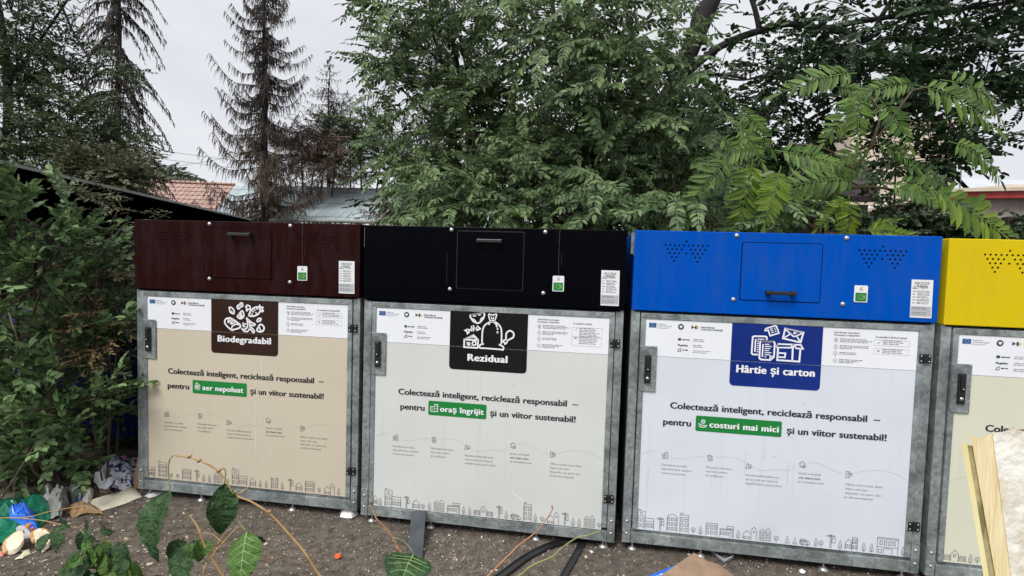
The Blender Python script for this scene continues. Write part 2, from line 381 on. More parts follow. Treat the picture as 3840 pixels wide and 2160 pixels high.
        S([(x0, z0), (x0, z0 + .085), (x1, z0 + .085), (x1, z0)]); S([(x0, z0 + .078), (x1, z0 + .078)]); S([(x0, z0 + .035), (x1, z0 + .035)]); rows(x0 + .008, x1 - .008, z0 + .04, z0 + .075, 4, 1)
        S([(c - .018, z0), (c - .018, z0 + .028), (c + .022, z0 + .028), (c + .022, z0)]); rows(x0, c - .02, z0, z0 + .026, 1, 1)
    elif kind == 'tent':
        S([(x0, z0), (c, z0 + .034), (x1, z0)]); S([(c, z0 + .034), (c + .002, z0 + .042)]); S([(c - .005, z0), (c, z0 + .012), (c + .005, z0)])
    elif kind == 'van':
        S([(x0, z0 + .006), (x0, z0 + .028), (x0 + w * .8, z0 + .028), (x1, z0 + .016), (x1, z0 + .006)], True); S([(x0 + .002, z0 + .034), (x0 + w * .6, z0 + .034)]); rows(x0, x1 - .01, z0 + .013, z0 + .027, 3, 1)
        S(arc(x0 + w * .25, z0 + .006, .005)); S(arc(x0 + w * .75, z0 + .006, .005))
    elif kind == 'cafe':
        S([(x0, z0), (x0, z0 + .056), (x1, z0 + .056), (x1, z0)]); S([(x0, z0 + .045), (x1, z0 + .045)]); S([(x0 + .003, z0 + .065), (x1 - .003, z0 + .065)]); S(arc(x0 + .003, z0 + .065, .005)); S(arc(x1 - .003, z0 + .065, .005)); rows(x0, x1, z0 + .003, z0 + .04, 2, 2)
SKY = {
 'brown': (.080, [('shop', .079, .125), ('tall', .152, .21), ('round', .232, .252), ('round', .278, .297), ('mid', .321, .382), ('post', .405, .441), ('oval', .458, .484), ('oval', .498, .524), ('twin', .543, .599), ('round', .626, .648), ('block', .669, .77), ('gable', .791, .831), ('oval', .85, .874), ('oval', .89, .914), ('cafe', .934, .98), ('oval', .997, 1.021), ('post', 1.045, 1.082), ('gable', 1.1, 1.141), ('mid', 1.162, 1.221), ('round', 1.243, 1.264), ('pair', 1.288, 1.353), ('oval', 1.369, 1.392)]),
 'black': (.066, [('gable', .08, .105), ('oval', .112, .136), ('block', .152, .252), ('post', .27, .304), ('gable', .325, .368), ('round', .378, .4), ('oval', .417, .44), ('twin', .457, .517), ('shop', .538, .61), ('oval', .623, .647), ('oval', .66, .683), ('wide', .697, .807), ('post', .826, .862), ('oval', .875, .899), ('van', .913, .97), ('tall', .986, 1.031), ('oval', 1.043, 1.066), ('round', 1.082, 1.105), ('pair', 1.122, 1.186), ('post', 1.203, 1.24), ('oval', 1.256, 1.28), ('oval', 1.29, 1.314), ('twin', 1.33, 1.388), ('round', 1.402, 1.423)]),
 'blue': (.080, [('block', .081, .168), ('post', .183, .222), ('tgable', .238, .292), ('tall', .306, .352), ('round', .367, .39), ('oval', .404, .428), ('mid', .444, .503), ('shop', .517, .586), ('oval', .6, .624), ('pair', .637, .704), ('twin', .719, .776), ('round', .792, .816), ('tent', .848, .872), ('tent', .886, .909), ('van', .923, .971), ('oval', .99, 1.013), ('round', 1.015, 1.038), ('post', 1.052, 1.095), ('oval', 1.109, 1.132), ('gable', 1.144, 1.176), ('mid', 1.177, 1.203) , ('oval', 1.222, 1.246), ('oval', 1.26, 1.283), ('hall', 1.297, 1.396), ('oval', 1.41, 1.43)]),
 'yellow': (.080, [('wide', .079, .18), ('oval', .19, .214), ('round', .222, .246), ('twin', .26, .32), ('post', .34, .38), ('mid', .40, .46), ('oval', .48, .50), ('pair', .52, .59), ('tall', .61, .66), ('shop', .68, .75), ('oval', .77, .79), ('gable', .81, .85), ('van', .87, .93), ('post', .95, .99), ('hall', 1.01, 1.11), ('oval', 1.13, 1.15), ('block', 1.17, 1.27), ('round', 1.29, 1.31), ('twin', 1.33, 1.39)])}

def pic_map(px, pz):   # pictogram zoom pixels -> board coordinates given two reference spans
    pass
def pictogram(mb, colour):
    y = TY; W_ = .0085
    if colour == 'blue':
        # zoom pixels of the sign (2000 x 1449) to metres; the picture is sheared by the view, so undo it row by row
        def q(x, z):
            xs = (x - 115 + (z - 100) * .035) / (1838 - 130); zt = 95 + (x - 130) * .048; return (.526 + xs * .45, 1.247 - (z - zt) / (1.247 * 0 + 3430))
        def S(p, w=W_, cl=False): mb.stroke([q(a, b) for a, b in p], w, y, cl)
        S([(775, 410), (770, 355), (740, 345), (535, 340), (508, 355), (492, 650), (515, 672), (615, 678)]); S([(565, 390), (552, 625)], .007)
        for i, (a, b) in enumerate(((600, 725), (595, 630), (592, 628), (590, 625), (588, 622), (586, 620), (585, 618))): S([(a, 395 + i * 38), (b, 397 + i * 38)], .005)
        S([(660, 432), (905, 440), (925, 465), (915, 720), (845, 775), (665, 765), (640, 740), (650, 460)], W_, True); S([(705, 485), (695, 720)], .007)
        for i, b in enumerate((825, 870, 845, 820, 865, 840, 770)): S([(738, 488 + i * 38), (b, 490 + i * 38)], .005)
        S([(915, 712), (845, 705), (840, 770)], .006)
        S([(745, 205), (920, 150), (950, 160), (1000, 285), (835, 335), (790, 215)], .007); S([(745, 205), (738, 240), (790, 235)], .007)
        for i in range(3): S([(832 + i * 12, 215 + i * 32), (880 + i * 12, 205 + i * 32)], .005); S([(905 + i * 12, 198 + i * 32), (930 + i * 12, 192 + i * 32)], .005)
        S([(1115, 203), (1455, 275), (1405, 455), (1075, 380)], W_, True); S([(1118, 215), (1270, 345), (1300, 345), (1448, 283)], .007); S([(1085, 375), (1200, 310)], .007); S([(1400, 445), (1325, 330)], .007)
        S([(1270, 268), (1335, 282)], .005); S([(1265, 292), (1310, 300)], .005)
        S([(940, 545), (990, 482), (1410, 500), (1455, 570), (1330, 560), (1270, 495), (1225, 550)], .008, True)
        S([(990, 550), (978, 775), (1390, 800), (1405, 568)], .009); S([(1265, 510), (1258, 790)], .009); S([(990, 645), (1128, 650), (1120, 725), (985, 718)], .008)
        for a in (q(790, 215),): pass
    elif colour == 'black':
        def q(x, z):
            zt = 25 + (x - 178) * .049; return (.526 + (x - 178 + (z - 25) * .022) / 1612 * .45, 1.247 - (z - zt) / 3640)
        def S(p, w=W_, cl=False): mb.stroke([q(a, b) for a, b in p], w, y, cl)
        S(smooth2([(985, 320), (1010, 270), (1070, 255), (1130, 300), (1155, 370)])); S([(1165, 385), (1167, 420)]); S([(1165, 450), (1165, 495)])
        S(smooth2([(845, 700), (855, 450), (900, 330), (1000, 262), (1050, 250), (1120, 262), (1210, 340), (1248, 460), (1245, 720)])); 
        S(smooth2([(885, 712), (820, 730), (790, 765), (810, 800), (850, 805)]), W_); S([(850, 802), (1230, 828)]); S(smooth2([(1230, 828), (1280, 835), (1290, 780), (1240, 745), (1195, 725)]))
        S(smooth2([(1010, 235), (985, 150), (985, 98), (1060, 115), (1140, 98), (1135, 150), (1105, 235)]), .007); S([(1005, 238), (1115, 238)], .011); S([(1030, 150), (1050, 205)], .006); S([(1085, 150), (1070, 205)], .006)
        S([(600, 115), (880, 68), (895, 110), (870, 190), (800, 270), (740, 285), (660, 245), (620, 190), (595, 150)], .009, True); S([(655, 140), (720, 128)], .006); S([(760, 118), (820, 108)], .006); S(smooth2([(640, 190), (690, 220), (730, 275)]), .006); S(smooth2([(860, 160), (820, 195), (800, 265)]), .006)
        S([(580, 420), (720, 385)], .008); S([(655, 325), (690, 390), (655, 455)], .007); S([(615, 345), (645, 400), (610, 450)], .007); S([(720, 385), (750, 350), (805, 400), (740, 430)], .009, True); S([(580, 420), (530, 415), (485, 435), (530, 455), (540, 505), (570, 480)], .008, True)
        S([(475, 625), (665, 532), (705, 570), (765, 635), (755, 800), (470, 785)], .009, True); S([(478, 628), (762, 640)], .009); S(arc(0, 0, 1, n=1) if False else [(520, 610), (660, 560), (720, 610)], .006)
        for (cx, cz, r_) in ((683, 705, 40), (567, 717, 26)): S([(cx + r_ * math.cos(t / 12 * 6.283), cz + r_ * math.sin(t / 12 * 6.283)) for t in range(13)], .008)
        for (cx, cz) in ((527, 685), (630, 755), (610, 600), (655, 588)): S([(cx - 8, cz), (cx + 8, cz)], .005)
        S(smooth2([(1345, 625), (1340, 560), (1355, 480), (1425, 440), (1495, 490), (1490, 570), (1430, 610), (1375, 640)]), .009); S([(1345, 620), (1290, 640), (1278, 670), (1310, 680), (1320, 715), (1350, 700), (1375, 640)], .008)
    elif colour == 'brown':
        def q(x, z):
            zt = 62 + (x - 80) * .041; return (.526 + (x - 80 + (z - 62) * .015) / 1572 * .45, 1.247 - (z - zt) / 3680)
        def S(p, w=W_, cl=False): mb.stroke([q(a, b) for a, b in p], w, y, cl)
        S(smooth2([(570, 785), (470, 700), (405, 620), (410, 540), (480, 500), (560, 510), (700, 600), (765, 660), (750, 715), (660, 750), (600, 765), (570, 785)]), .010)
        S(smooth2([(500, 520), (475, 575), (490, 600), (530, 560), (570, 530), (600, 560), (550, 600), (545, 635), (600, 620), (650, 590)]), .008); S(smooth2([(570, 780), (565, 710), (600, 670), (660, 640), (700, 640), (720, 665)]), .008)
        S(smooth2([(620, 405), (540, 370), (515, 300), (520, 250), (580, 275), (625, 330), (620, 405)]), .009); S([(560, 330), (585, 375)], .006)
        for (cx, cz) in ((732, 245), (797, 195)):
            S([(cx + 38 * math.cos(t / 12 * 6.283), cz + 46 * math.sin(t / 12 * 6.283)) for t in range(13)], .008); S([(cx, cz - 20), (cx - 5, cz + 22)], .006)
        S(smooth2([(690, 470), (805, 335), (850, 400), (840, 475), (770, 512), (690, 470)]), .009); S([(720, 455), (800, 380)], .012); S([(760, 490), (820, 430)], .012)
        S(smooth2([(905, 320), (925, 270), (900, 240), (940, 205), (1000, 235), (1000, 290), (950, 300), (930, 330), (905, 320)]), .009)
        S(smooth2([(965, 445), (1010, 340), (1100, 260), (1190, 250), (1235, 310), (1190, 400), (1080, 450), (965, 445)]), .010)
        for a, b in (((1060, 330), (1085, 365)), ((1030, 385), (1050, 420)), ((1130, 360), (1150, 400)), ((1150, 270), (1175, 305)), ((1100, 300), (1120, 330))): S([a, b], .008)
        S([(1200, 250), (1225, 208), (1245, 250), (1295, 250), (1280, 290), (1305, 330), (1280, 350), (1235, 315)], .009)
        S(smooth2([(915, 515), (940, 600), (930, 700), (860, 760), (800, 735), (850, 790), (920, 805), (970, 760), (995, 680), (985, 600), (945, 530)]), .009); S([(905, 520), (925, 500), (950, 530)], .010)
        S(smooth2([(830, 590), (850, 640), (910, 620)]), .008); S(smooth2([(830, 590), (835, 680), (890, 690)]), .008); S(smooth2([(950, 530), (1040, 600), (1115, 635), (1080, 665), (1010, 650)]), .009); S(smooth2([(1000, 680), (1075, 760), (1095, 800), (1070, 825), (1020, 770), (985, 710)]), .009)
        S(smooth2([(1155, 575), (1180, 515), (1250, 505), (1230, 560), (1155, 575)]), .009)
        S(smooth2([(1180, 710), (1210, 660), (1260, 640), (1320, 700), (1300, 780), (1230, 805), (1160, 780), (1165, 730), (1200, 705), (1230, 730)]), .010); S([(1215, 735), (1260, 780), (1230, 790)], .008)
    else:
        mb.stroke(arc(.75, 1.15, .05), W_, y); mb.stroke([(.64, 1.08), (.64, 1.2), (.67, 1.22), (.67, 1.08)], W_, y, True); mb.stroke([(.83, 1.08), (.83, 1.2), (.87, 1.2), (.87, 1.08)], W_, y, True)

BIN = {
 'brown': dict(loc=(-1.534, .015, .0047), rz=.0064, rx=.0117, cap=(.018, .0038, .0038), low=(.56, .50, .39), sign=(.026, .011, .007), word='Biodegradabil', wx=(.574, .928), wz=.984, ws=.056, l1=.761, l2=.668, bx=(.396, .768), btxt='aer nepoluat', bt=(.468, .745), p=(.222, .37), r=(.793, 1.276), ln=(.225, 1.274), hz=1.648, handle='top', flap=(.548, .937, 1.383, 1.684), fr=.0, num='19232', plate='', gap=True,
   label='brown topped waste container beside the shrubs with beige board', what='Ce aruncăm la biodegradabil?'),
 'black': dict(loc=(0, 0, 0), rz=-.0046, rx=.0024, cap=(.0012, .0014, .0026), low=(.61, .63, .61), sign=(.006, .0055, .006), word='Rezidual', wx=(.637, .864), wz=.966, ws=.056, l1=.742, l2=.655, bx=(.408, .753), btxt='oraș îngrijit', bt=(.481, .737), p=(.239, .384), r=(.776, 1.26), ln=(.225, 1.27), hz=1.650, handle='top', flap=(.561, .938, 1.381, 1.703), fr=.02, num='19331', plate='C16253', gap=False,
   label='black topped waste container with pale grey board and grey strip leaning on it', what='Ce aruncăm la rezidual?'),
 'blue': dict(loc=(1.5421, .0069, .0034), rz=0, rx=-.0064, cap=(.0, .072, .42), low=(.64, .68, .75), sign=(.005, .022, .17), word='Hârtie și carton', wx=(.56, .945), wz=.984, ws=.058, l1=.765, l2=.673, bx=(.364, .801), btxt='costuri mai mici', bt=(.437, .785), p=(.195, .339), r=(.828, 1.307), ln=(.228, 1.272), hz=1.415, handle='bottom', flap=(.555, .944, 1.373, 1.673), fr=0, num='19235', plate='', gap=True,
   label='blue topped waste container with white board for paper', what='Ce aruncăm la hârtie și carton?'),
 'yellow': dict(loc=(3.077, .015, -.0043), rz=0, rx=-.0077, cap=(.62, .47, .008), low=(.64, .65, .52), sign=(.70, .55, .02), word='Plastic și metal', wx=(.56, .945), wz=.984, ws=.058, l1=.765, l2=.673, bx=(.364, .801), btxt='oraș îngrijit', bt=(.437, .785), p=(.195, .339), r=(.828, 1.307), ln=(.228, 1.272), hz=1.415, handle='bottom', flap=(.555, .944, 1.373, 1.673), fr=0, num='19236', plate='', gap=True,
   label='yellow topped waste container cut off by the right edge', what='Ce aruncăm la plastic și metal?')}
def holes(mb, x0, x1, zt, y):
    dx = (x1 - x0) / 9; r = .0052
    P = [(4.5 , 0)] + [(i, 1) for i in range(10)] + [(i + .5, 2) for i in (0, 1, 2, 3, 5, 6, 7, 8)] + [(i, 3) for i in (1, 2, 3, 4.5, 6, 7, 8)] + [(1.5, 4), (2.5, 4), (6.5, 4), (7.5, 4), (2, 5), (7, 5)]
    for a, b in P: mb.disc(x0 + a * dx, zt - b * .0211, r, y, 8)
def icon(mb, k, x, z, y, s=.016, wd=.0026):
    S = lambda p, cl=False: mb.stroke([(x + a * s, z + b * s) for a, b in p], wd, y, cl)
    if k == 0: S([(0, -1), (0, 1), (1, 1), (1, -1), (-1, -1)]); S([(a, b) for a, b in arc(-.5, .1, .4)]); S([(.5, -.6), (.5, .6)]); S([(-.5, -.3), (-.5, -1)])
    if k == 1: S([(-1, .7), (1, .7)]); S([(-.7, .7), (-.5, -1), (.2, -1)]); S([(.7, .7), (.6, 0)]); S([(-.3, 1), (.3, 1)]); S(arc(.5, -.5, .4)); S([(-.1, .4), (-.1, -.6)])
    if k == 2: S([(-1, -.9), (-.5, 1), (0, 0), (-.2, -.9)], True); S(arc(.45, 0, .5)); S([(.45, -1), (.45, -.1)])
    if k == 3: S([(-1, .1), (0, 1), (1, .1)]); S([(-.7, .3), (-.7, -.9), (-.3, -.9)]); S([(.8, .3), (.8, -.2)]); S(arc(.2, -.7, .4)); S(arc(.7, -.7, .3))
    if k == 4: S([(-.8, -1), (-.8, 1), (.2, 1), (.2, .6)]); S([(-.8, -1), (.2, -1), (.2, -.6)]); S([(-.2, .5), (1, .5), (1, -.4), (-.2, -.4)], True); S([(0, .1), (.8, .1)])
    if k == 5: S([(-1, .1), (.5, .1), (.8, .4), (.5, .7)]); S([(-1, -.3), (.9, -.3)]); S([(-.8, -.7), (.4, -.7), (.6, -1)]); S(arc(-.2, .7, .4))
    if k == 6: S([(0, -1), (0, 1), (1, 1), (1, -1)], True); S([(-1, -1), (-1, .3), (0, .3)]); S([(-1, -1), (0, -1)]); S([(.3, .5), (.7, .5)]); S([(.3, -.2), (.7, -.2)]); S([(-.7, -.4), (-.3, -.4)])
    if k == 7: S(arc(.1, .5, .45)); S([(-1, 0), (-.7, -.3), (0, -.5), (.6, -.5)]); S([(-1, -.6), (-.3, -1), (.7, -.9), (1, -.4), (.5, -.6)]); S([(.1, .3), (.1, .7)])
SMALL = [(.195, .445, ['Depozitarea corectă a', 'deșeurilor face cartierul', 'nostru mai atractiv.'], .158), (.430, .452, ['Mai puține mirosuri,', 'mai mult confort', 'și curățenie!'], .135), (.635, .428, ['Reciclarea păstrează aerul,', 'apa și solul mai curate și', 'asigură resurse pentru viitor!'], .182), (.898, .462, ['Insula ecologică', 'este despre mine', 'și comunitatea mea!'], .125), (1.127, .424, ['Văd pe telefon toate datele', 'despre cum separ', 'deșeurile, am spirit civic', 'și mă simt implicat!'], .178)]
WAVE = [(.085, .497), (.14, .521), (.18, .521), None, (.24, .492), (.304, .49), (.386, .512), (.42, .51), None, (.47, .515), (.557, .521), (.604, .512), (.632, .493), None, (.667, .474), (.721, .463), (.78, .476), (.846, .476), (.885, .503), None, (.94, .528), (.987, .528), (1.053, .502), (1.11, .483), None, (1.17, .49), (1.23, .51), (1.305, .517), (1.368, .502), (1.413, .478)]
def make_bin(c):
    d = BIN[c]; ox, oy, oz = d['loc']
    root = empty('waste_container', d['loc'], d['label'], 'waste container', 'recycling containers in a row')
    root.rotation_euler = (d['rx'] * .5, 0, d['rz'])
    B = lambda mb, name, mat, par=root, **k: mb.build(name, mat, par, local=True, **k)
    capm = paint('enamel_' + c, d['cap'], rough=.30 if c != 'yellow' else .45, dust=.002 if c == 'black' else .05)
    lowm = poster_mat('board_' + c, d['low'], dirt=(.36, .34, .30), amt=.5)
    signm = M('sign_ink_' + c, d['sign'], tuple(x * 1.35 + .004 for x in d['sign']), scale=3, rough=.5, lo=.4, hi=.8, spec=.15)
    # body, frame
    mb = MB(); mb.box(.004, .010, .05, 1.28, .0, 1.29); mb.box(1.490, 1.496, .05, 1.28, .0, 1.29); mb.box(.010, 1.490, 1.27, 1.276, .0, 1.29); mb.box(.010, 1.49, .052, 1.27, .02, .03); mb.box(.049, 1.455, .030, .036, .03, 1.285)
    B(mb, 'body', MT['galvd'])
    for b_ in ((0, .047, 0, .05, -.010, 1.291), (1.457, 1.5, 0, .05, -.010, 1.291), (.0, .05, 1.20, 1.25, -.01, 1.26), (1.45, 1.5, 1.20, 1.25, -.01, 1.26)):
        mb = MB(); mb.box(*b_); B(mb, 'frame_post', MT['galv'], bevel=.003)
    mb = MB(); mb.box(.0475, 1.4565, .004, .045, 1.2815, 1.2905); B(mb, 'header_bar', MT['galv'], bevel=.002)
    mb = MB(); mb.box(.0475, 1.4565, -.004, .042, -.006, .053)
    if c != 'black': mb.box(.0475, 1.4565, .012, .03, .0535, .070)
    B(mb, 'bottom_rail', MT['galv'], bevel=.002)
    for x in (.002, 1.4585):
        mb = MB(); mb.box(x, x + .040, -.0045, -.0003, -.008, .155); o = B(mb, 'corner_bracket', MT['galv'], bevel=.001)
        mb = MB()
        for z in (.045, .115): mb = MB(); mb.dome(x + .02, z, .008, -.0045, .007); B(mb, 'bracket_bolt', MT['bolt'], o, smooth=True)
    for x in (.06, .43, 1.06, 1.44):
        for y in (.03, 1.22):
            z0 = GZ - oz
            mb = MB(); mb.tube([(x, y, z0 + .008), (x, y, .03)], .006, 8); mb.tube([(x, y, z0 - .002), (x, y, z0 + .006), (x, y, z0 + .014), (x, y, z0 + .02)], [.026, .026, .016, .008], 12)
            B(mb, 'foot', MT['zinc'], smooth=True)
    # door
    mb = MB(); a0, a1, z0, z1 = .053, 1.4535, .056, 1.2785
    mb.box(a0, a1, -.008, .022, 1.248, z1); mb.box(a0, .0785, -.008, .022, z0 + .018, 1.2475); mb.box(1.4255, a1, -.008, .022, z0 + .018, 1.2475)
    mb.box(.0785, 1.4255, .002, .02, .074, 1.2475)
    door = B(mb, 'door', MT['galv'], bevel=.0015)
    pb = .074 if d['gap'] else .058
    mb = MB(); mb.box(.0795, 1.4245, PY, .0015, 1.0455, 1.2468); B(mb, 'upper_board', MT['white'], door)
    mb = MB(); mb.box(.0795, 1.4245, PY, .0015, pb, 1.0435); B(mb, 'lower_board', lowm, door)
    mb = MB(); flat(mb, [(.526, 1.0457), (.976, 1.0457), (.976, 1.2465), (.526, 1.2465)], SY); flat(mb, rrect(.526, .976, .911, 1.0432, .022, top=False), SY)
    B(mb, 'category_sign', signm, door)
    mb = MB(); pictogram(mb, c); B(mb, 'pictogram', MT['whiteink'] if c != 'yellow' else MT['ink'], door)
    mb = MB(); text(mb, d['word'], *d['wx'], d['wz'], d['ws'], TY, bold=.05, res=3, sp=1.08); B(mb, 'category_lettering', MT['whiteink'] if c != 'yellow' else MT['ink'], door)
    mb = MB(); text(mb, 'Colectează inteligent, reciclează responsabil  –', *d['ln'], d['l1'], .049, PY - .0015, bold=.034, res=3)
    text(mb, 'pentru', *d['p'], d['l2'] , .049, PY - .0015, bold=.034, res=3); text(mb, 'și un viitor sustenabil!', *d['r'], d['l2'], .049, PY - .0015, bold=.034, res=3)
    B(mb, 'slogan_lettering', MT['ink'], door)
    mb = MB(); flat(mb, rrect(*d['bx'], d['l2'] - .022, d['l2'] + .062, .008), SY); B(mb, 'slogan_badge', MT['green'], door)
    mb = MB(); text(mb, d['btxt'], *d['bt'], d['l2'] + .003, .047, TY, bold=.045, res=3, sp=1.08); icon(mb, {'brown': 5, 'black': 6, 'blue': 7, 'yellow': 6}[c], d['bx'][0] + .036, d['l2'] + .021, TY, .021, .0042)
    B(mb, 'badge_lettering', MT['whiteink'], door)
    # small print and icons
    mb = MB(); dz = {'brown': -.005, 'black': -.02, 'blue': 0, 'yellow': 0}[c]; ty = PY - .0015
    for k, (ix, iz) in enumerate(((.21, .502), (.446, .508), (.648, .482), (.913, .515), (1.14, .481))): icon(mb, k, ix, iz + dz, ty)
    for x, z, lines, wd in SMALL:
        mxl = max(len(l) for l in lines)
        for i, l in enumerate(lines):
            text(mb, l, x, x + wd * (len(l) / mxl) ** .9, z + dz - i * .0228, .0155, ty, bold=.02 if 'despre mine' in l else .005, res=1)
    B(mb, 'small_print', MT['inkg'], door)
    mb = MB(); seg = []
    for q in WAVE + [None]:
        if q is None:
            if len(seg) > 1: mb.stroke(smooth2([(a, b + dz) for a, b in seg]), .0012, PY - .0012)
            seg = []
        else: seg.append(q)
    B(mb, 'wavy_line', MT['wave'], door)
    mb = MB(); zb, els = SKY[c]; zb = zb if d['gap'] else .062
    for k, x0, x1 in els: el(mb, k, x0, x1, zb, ty)
    B(mb, 'skyline_drawing', MT['inkg'], door)
    # header logos
    ty = PY - .0015
    mb = MB(); flat(mb, [(.096, 1.202), (.135, 1.202), (.135, 1.227), (.096, 1.227)], ty); B(mb, 'flag_print', MT['flag'], door)
    mb = MB()
    for k in range(12): mb.disc(.1155 + .0085 * math.cos(k * .5236), 1.2145 + .0085 * math.sin(k * .5236), .0013, ty - .001, 5)
    B(mb, 'flag_stars', MT['yellowink'], door)
    mb = MB(); mb.disc(.264, 1.213, .0155, ty, 18); mb.add([(.318, ty, 1.203), (.318, ty, 1.224), (.332, ty, 1.2135)], [(0, 1, 2)]); mb.add([(.332, ty, 1.211), (.340, ty, 1.211), (.340, ty, 1.216), (.332, ty, 1.216)], [(0, 1, 2, 3)]); mb.add([(.338, ty, 1.203), (.345, ty, 1.203), (.345, ty, 1.224), (.338, ty, 1.224)], [(0, 1, 2, 3)])
    mb.add([(.252, ty, 1.138), (.268, ty, 1.138), (.268, ty, 1.151), (.252, ty, 1.151)], [(0, 1, 2, 3)])
    text(mb, 'Planul Național', .369, .437, 1.212, .0125, ty, .02, 1); text(mb, 'de Redresare și Reziliență', .369, .478, 1.200, .0125, ty, .02, 1)
    text(mb, 'Megatitan', .252, .304, 1.109, .014, ty, .04, 1); mb.stroke([(.253, 1.079), (.258, 1.091), (.268, 1.095), (.268, 1.079)], .0025, ty, True); dashes(mb, .275, .306, 1.085, ty, .005); dashes(mb, .273, .312, 1.141, ty, .005)
    B(mb, 'logo_print', MT['navy'], door)
    mb = MB(); mb.add([(.256, ty - .001, 1.219), (.272, ty - .001, 1.219), (.271, ty - .001, 1.210), (.264, ty - .001, 1.204), (.257, ty - .001, 1.210)], [(0, 1, 2, 3, 4)]); B(mb, 'crest_print', MT['label'], door)
    mb = MB(); mb.add([(.346, ty, 1.2035), (.360, ty, 1.2135), (.346, ty, 1.2235)], [(0, 1, 2)]); B(mb, 'arrow_print', MT['yellowink'], door)
    mb = MB(); text(mb, 'Finanțat de', .141, .186, 1.219, .0115, ty, .01, 1); text(mb, 'Uniunea Europeană', .141, .216, 1.209, .0115, ty, .01, 1); text(mb, 'NextGenerationEU', .141, .200, 1.199, .009, ty, .0, 1)
    for z, ls in ((1.150, (.055, .063)), (1.118, (.044, .055)), (1.088, (.09, .07))):
        for i, l in enumerate(ls): dashes(mb, .331, .331 + l, z - i * .009 - .003, ty, .0026)
    text(mb, 'Cum folosim noul sistem', 1.029, 1.148, 1.2195, .0125, ty, .025, 1); text(mb, 'de aruncare a deșeurilor?', 1.029, 1.152, 1.206, .0125, ty, .025, 1)
    text(mb, d['what'], 1.227, 1.373 if c != 'black' else 1.33, 1.205, .0125, ty, .025, 1)
    for i, (z, ls) in enumerate(((1.183, (.125, .153, .13)), (1.148, (.14, .137, .06)), (1.112, (.08, .082)), (1.075, (.115, .095, .07)))):
        mb.stroke(arc(1.041, z, .0098), .0012, ty); text(mb, str(i + 1), 1.0385, 1.0435, z - .004, .011, ty, .02, 1)
        for j, l in enumerate(ls): dashes(mb, 1.059, 1.059 + l, z + .006 - j * .0077, ty, .0026)
        if i < 3: mb.stroke([(1.041, z - .011), (1.041, z - .024)], .0008, ty)
    for z, n_ in ((1.18, 3), (1.135, 3)) if c != 'black' else ((1.172, 6), (1.122, 5)):
        for j in range(n_): dashes(mb, 1.262, 1.262 + random.uniform(.075, .115), z + .010 - j * .0085, ty, .0026)
    B(mb, 'header_print', MT['inkg'], door)
    mb = MB()
    for z, h in ((1.1795, .0145), (1.135, .0145)) if c != 'black' else ((1.162, .026), (1.110, .024)): mb.stroke(rrect(1.223, 1.387, z - h, z + h, .004, n=3), .0012, ty, True)
    B(mb, 'print_outline', MT['inkl'], door)
    zz = (1.18, 1.137) if c != 'black' else (1.178, 1.128)
    mb = MB(); mb.stroke([(1.238, zz[0]), (1.242, zz[0] - .004), (1.25, zz[0] + .005)], .003, ty); B(mb, 'tick_print', MT['gink'], door)
    mb = MB(); mb.stroke([(1.238, zz[1] - .005), (1.249, zz[1] + .005)], .0028, ty); mb.stroke([(1.238, zz[1] + .005), (1.249, zz[1] - .005)], .0028, ty - .0008); B(mb, 'cross_print', MT['rink'], door)
    # lock, hinges, plate
    mb = MB(); mb.box(.0545, .1435, -.0125, -.0082, .851, 1.0995); B(mb, 'lock_plate', MT['galv'], door, bevel=.0015)
    mb = MB()
    for x, z in ((.135, 1.092), (.135, .858), (.137, .975)): mb.dome(x, z, .0035, -.0125, .003, 8)
    B(mb, 'plate_rivet', MT['bolt'], door, smooth=True)
    mb = MB(); mb.box(.080, .114, -.026, -.0128, .897, 1.0525); mb.box(.086, .108, -.034, -.0262, .965, 1.045); B(mb, 'lock_handle', MT['black'], door, bevel=.004)
    mb = MB(); mb.dome(.097, .925, .009, -.0265, .004); mb.dome(.097, .955 + .02, .004, -.0345, .003); B(mb, 'lock_cylinder', MT['bolt'], door, smooth=True)
    for z in (1.086, .217):
        mb = MB(); mb.box(1.432, 1.4545, -.0135, -.0085, z, z + .046); mb.box(1.460, 1.486, -.0135, -.0005, z, z + .046); mb.tube([(1.4572, -.014, z + .002), (1.4572, -.014, z + .044)], .006, 8)
        o = B(mb, 'hinge', MT['black'], door, bevel=.001)
        mb = MB()
        for x in (1.440, 1.477):
            for q in (.010, .036): mb.dome(x, z + q, .0042, -.0137, .003, 8)
        B(mb, 'hinge_screw', MT['bolt'], root, smooth=True)
    mb = MB(); mb.box(.057, .160, -.0105, -.0082, 1.2555, 1.2765); B(mb, 'number_plate', MT['galvd'], door)
    mb = MB(); mb.dome(.062, 1.266, .003, -.0105, .002, 8); mb.dome(.156, 1.266, .003, -.0105, .002, 8)
    if d['plate']: text(mb, d['plate'], .068, .148, 1.260, .017, -.0113, .01, 1)
    B(mb, 'plate_rivets', MT['bolt'], door)
    # cap
    cy = -.014
    mb = MB(); mb.box(.0, 1.5, cy, 1.30, 1.2925, 1.727); cap = B(mb, 'cap', capm, bevel=.004)
    mb = MB(); mb.box(.02, 1.48, cy + .01, .05, 1.284, 1.292); B(mb, 'shadow_gap', MT['dark'], cap)
    f = d['flap']; mb = MB(); flat(mb, rrect(f[0] - .004, f[1] + .004, f[2] - .004, f[3] + .004, .012), cy - .0008); B(mb, 'flap_gap', MT['dark'] if c != 'black' else MT['wear'], cap)
    if c in ('brown', 'black'):
        mb = MB(); mb.stroke([(1.137, 1.722), (1.135, 1.6), (1.139, 1.475)], .004, cy - .0007); mb.stroke([(1.152, 1.60), (1.151, 1.53)], .002, cy - .0007); mb.stroke([(.50, 1.58), (.503, 1.40)], .002, cy - .0007); B(mb, 'drip_marks', MT['wear'], cap)
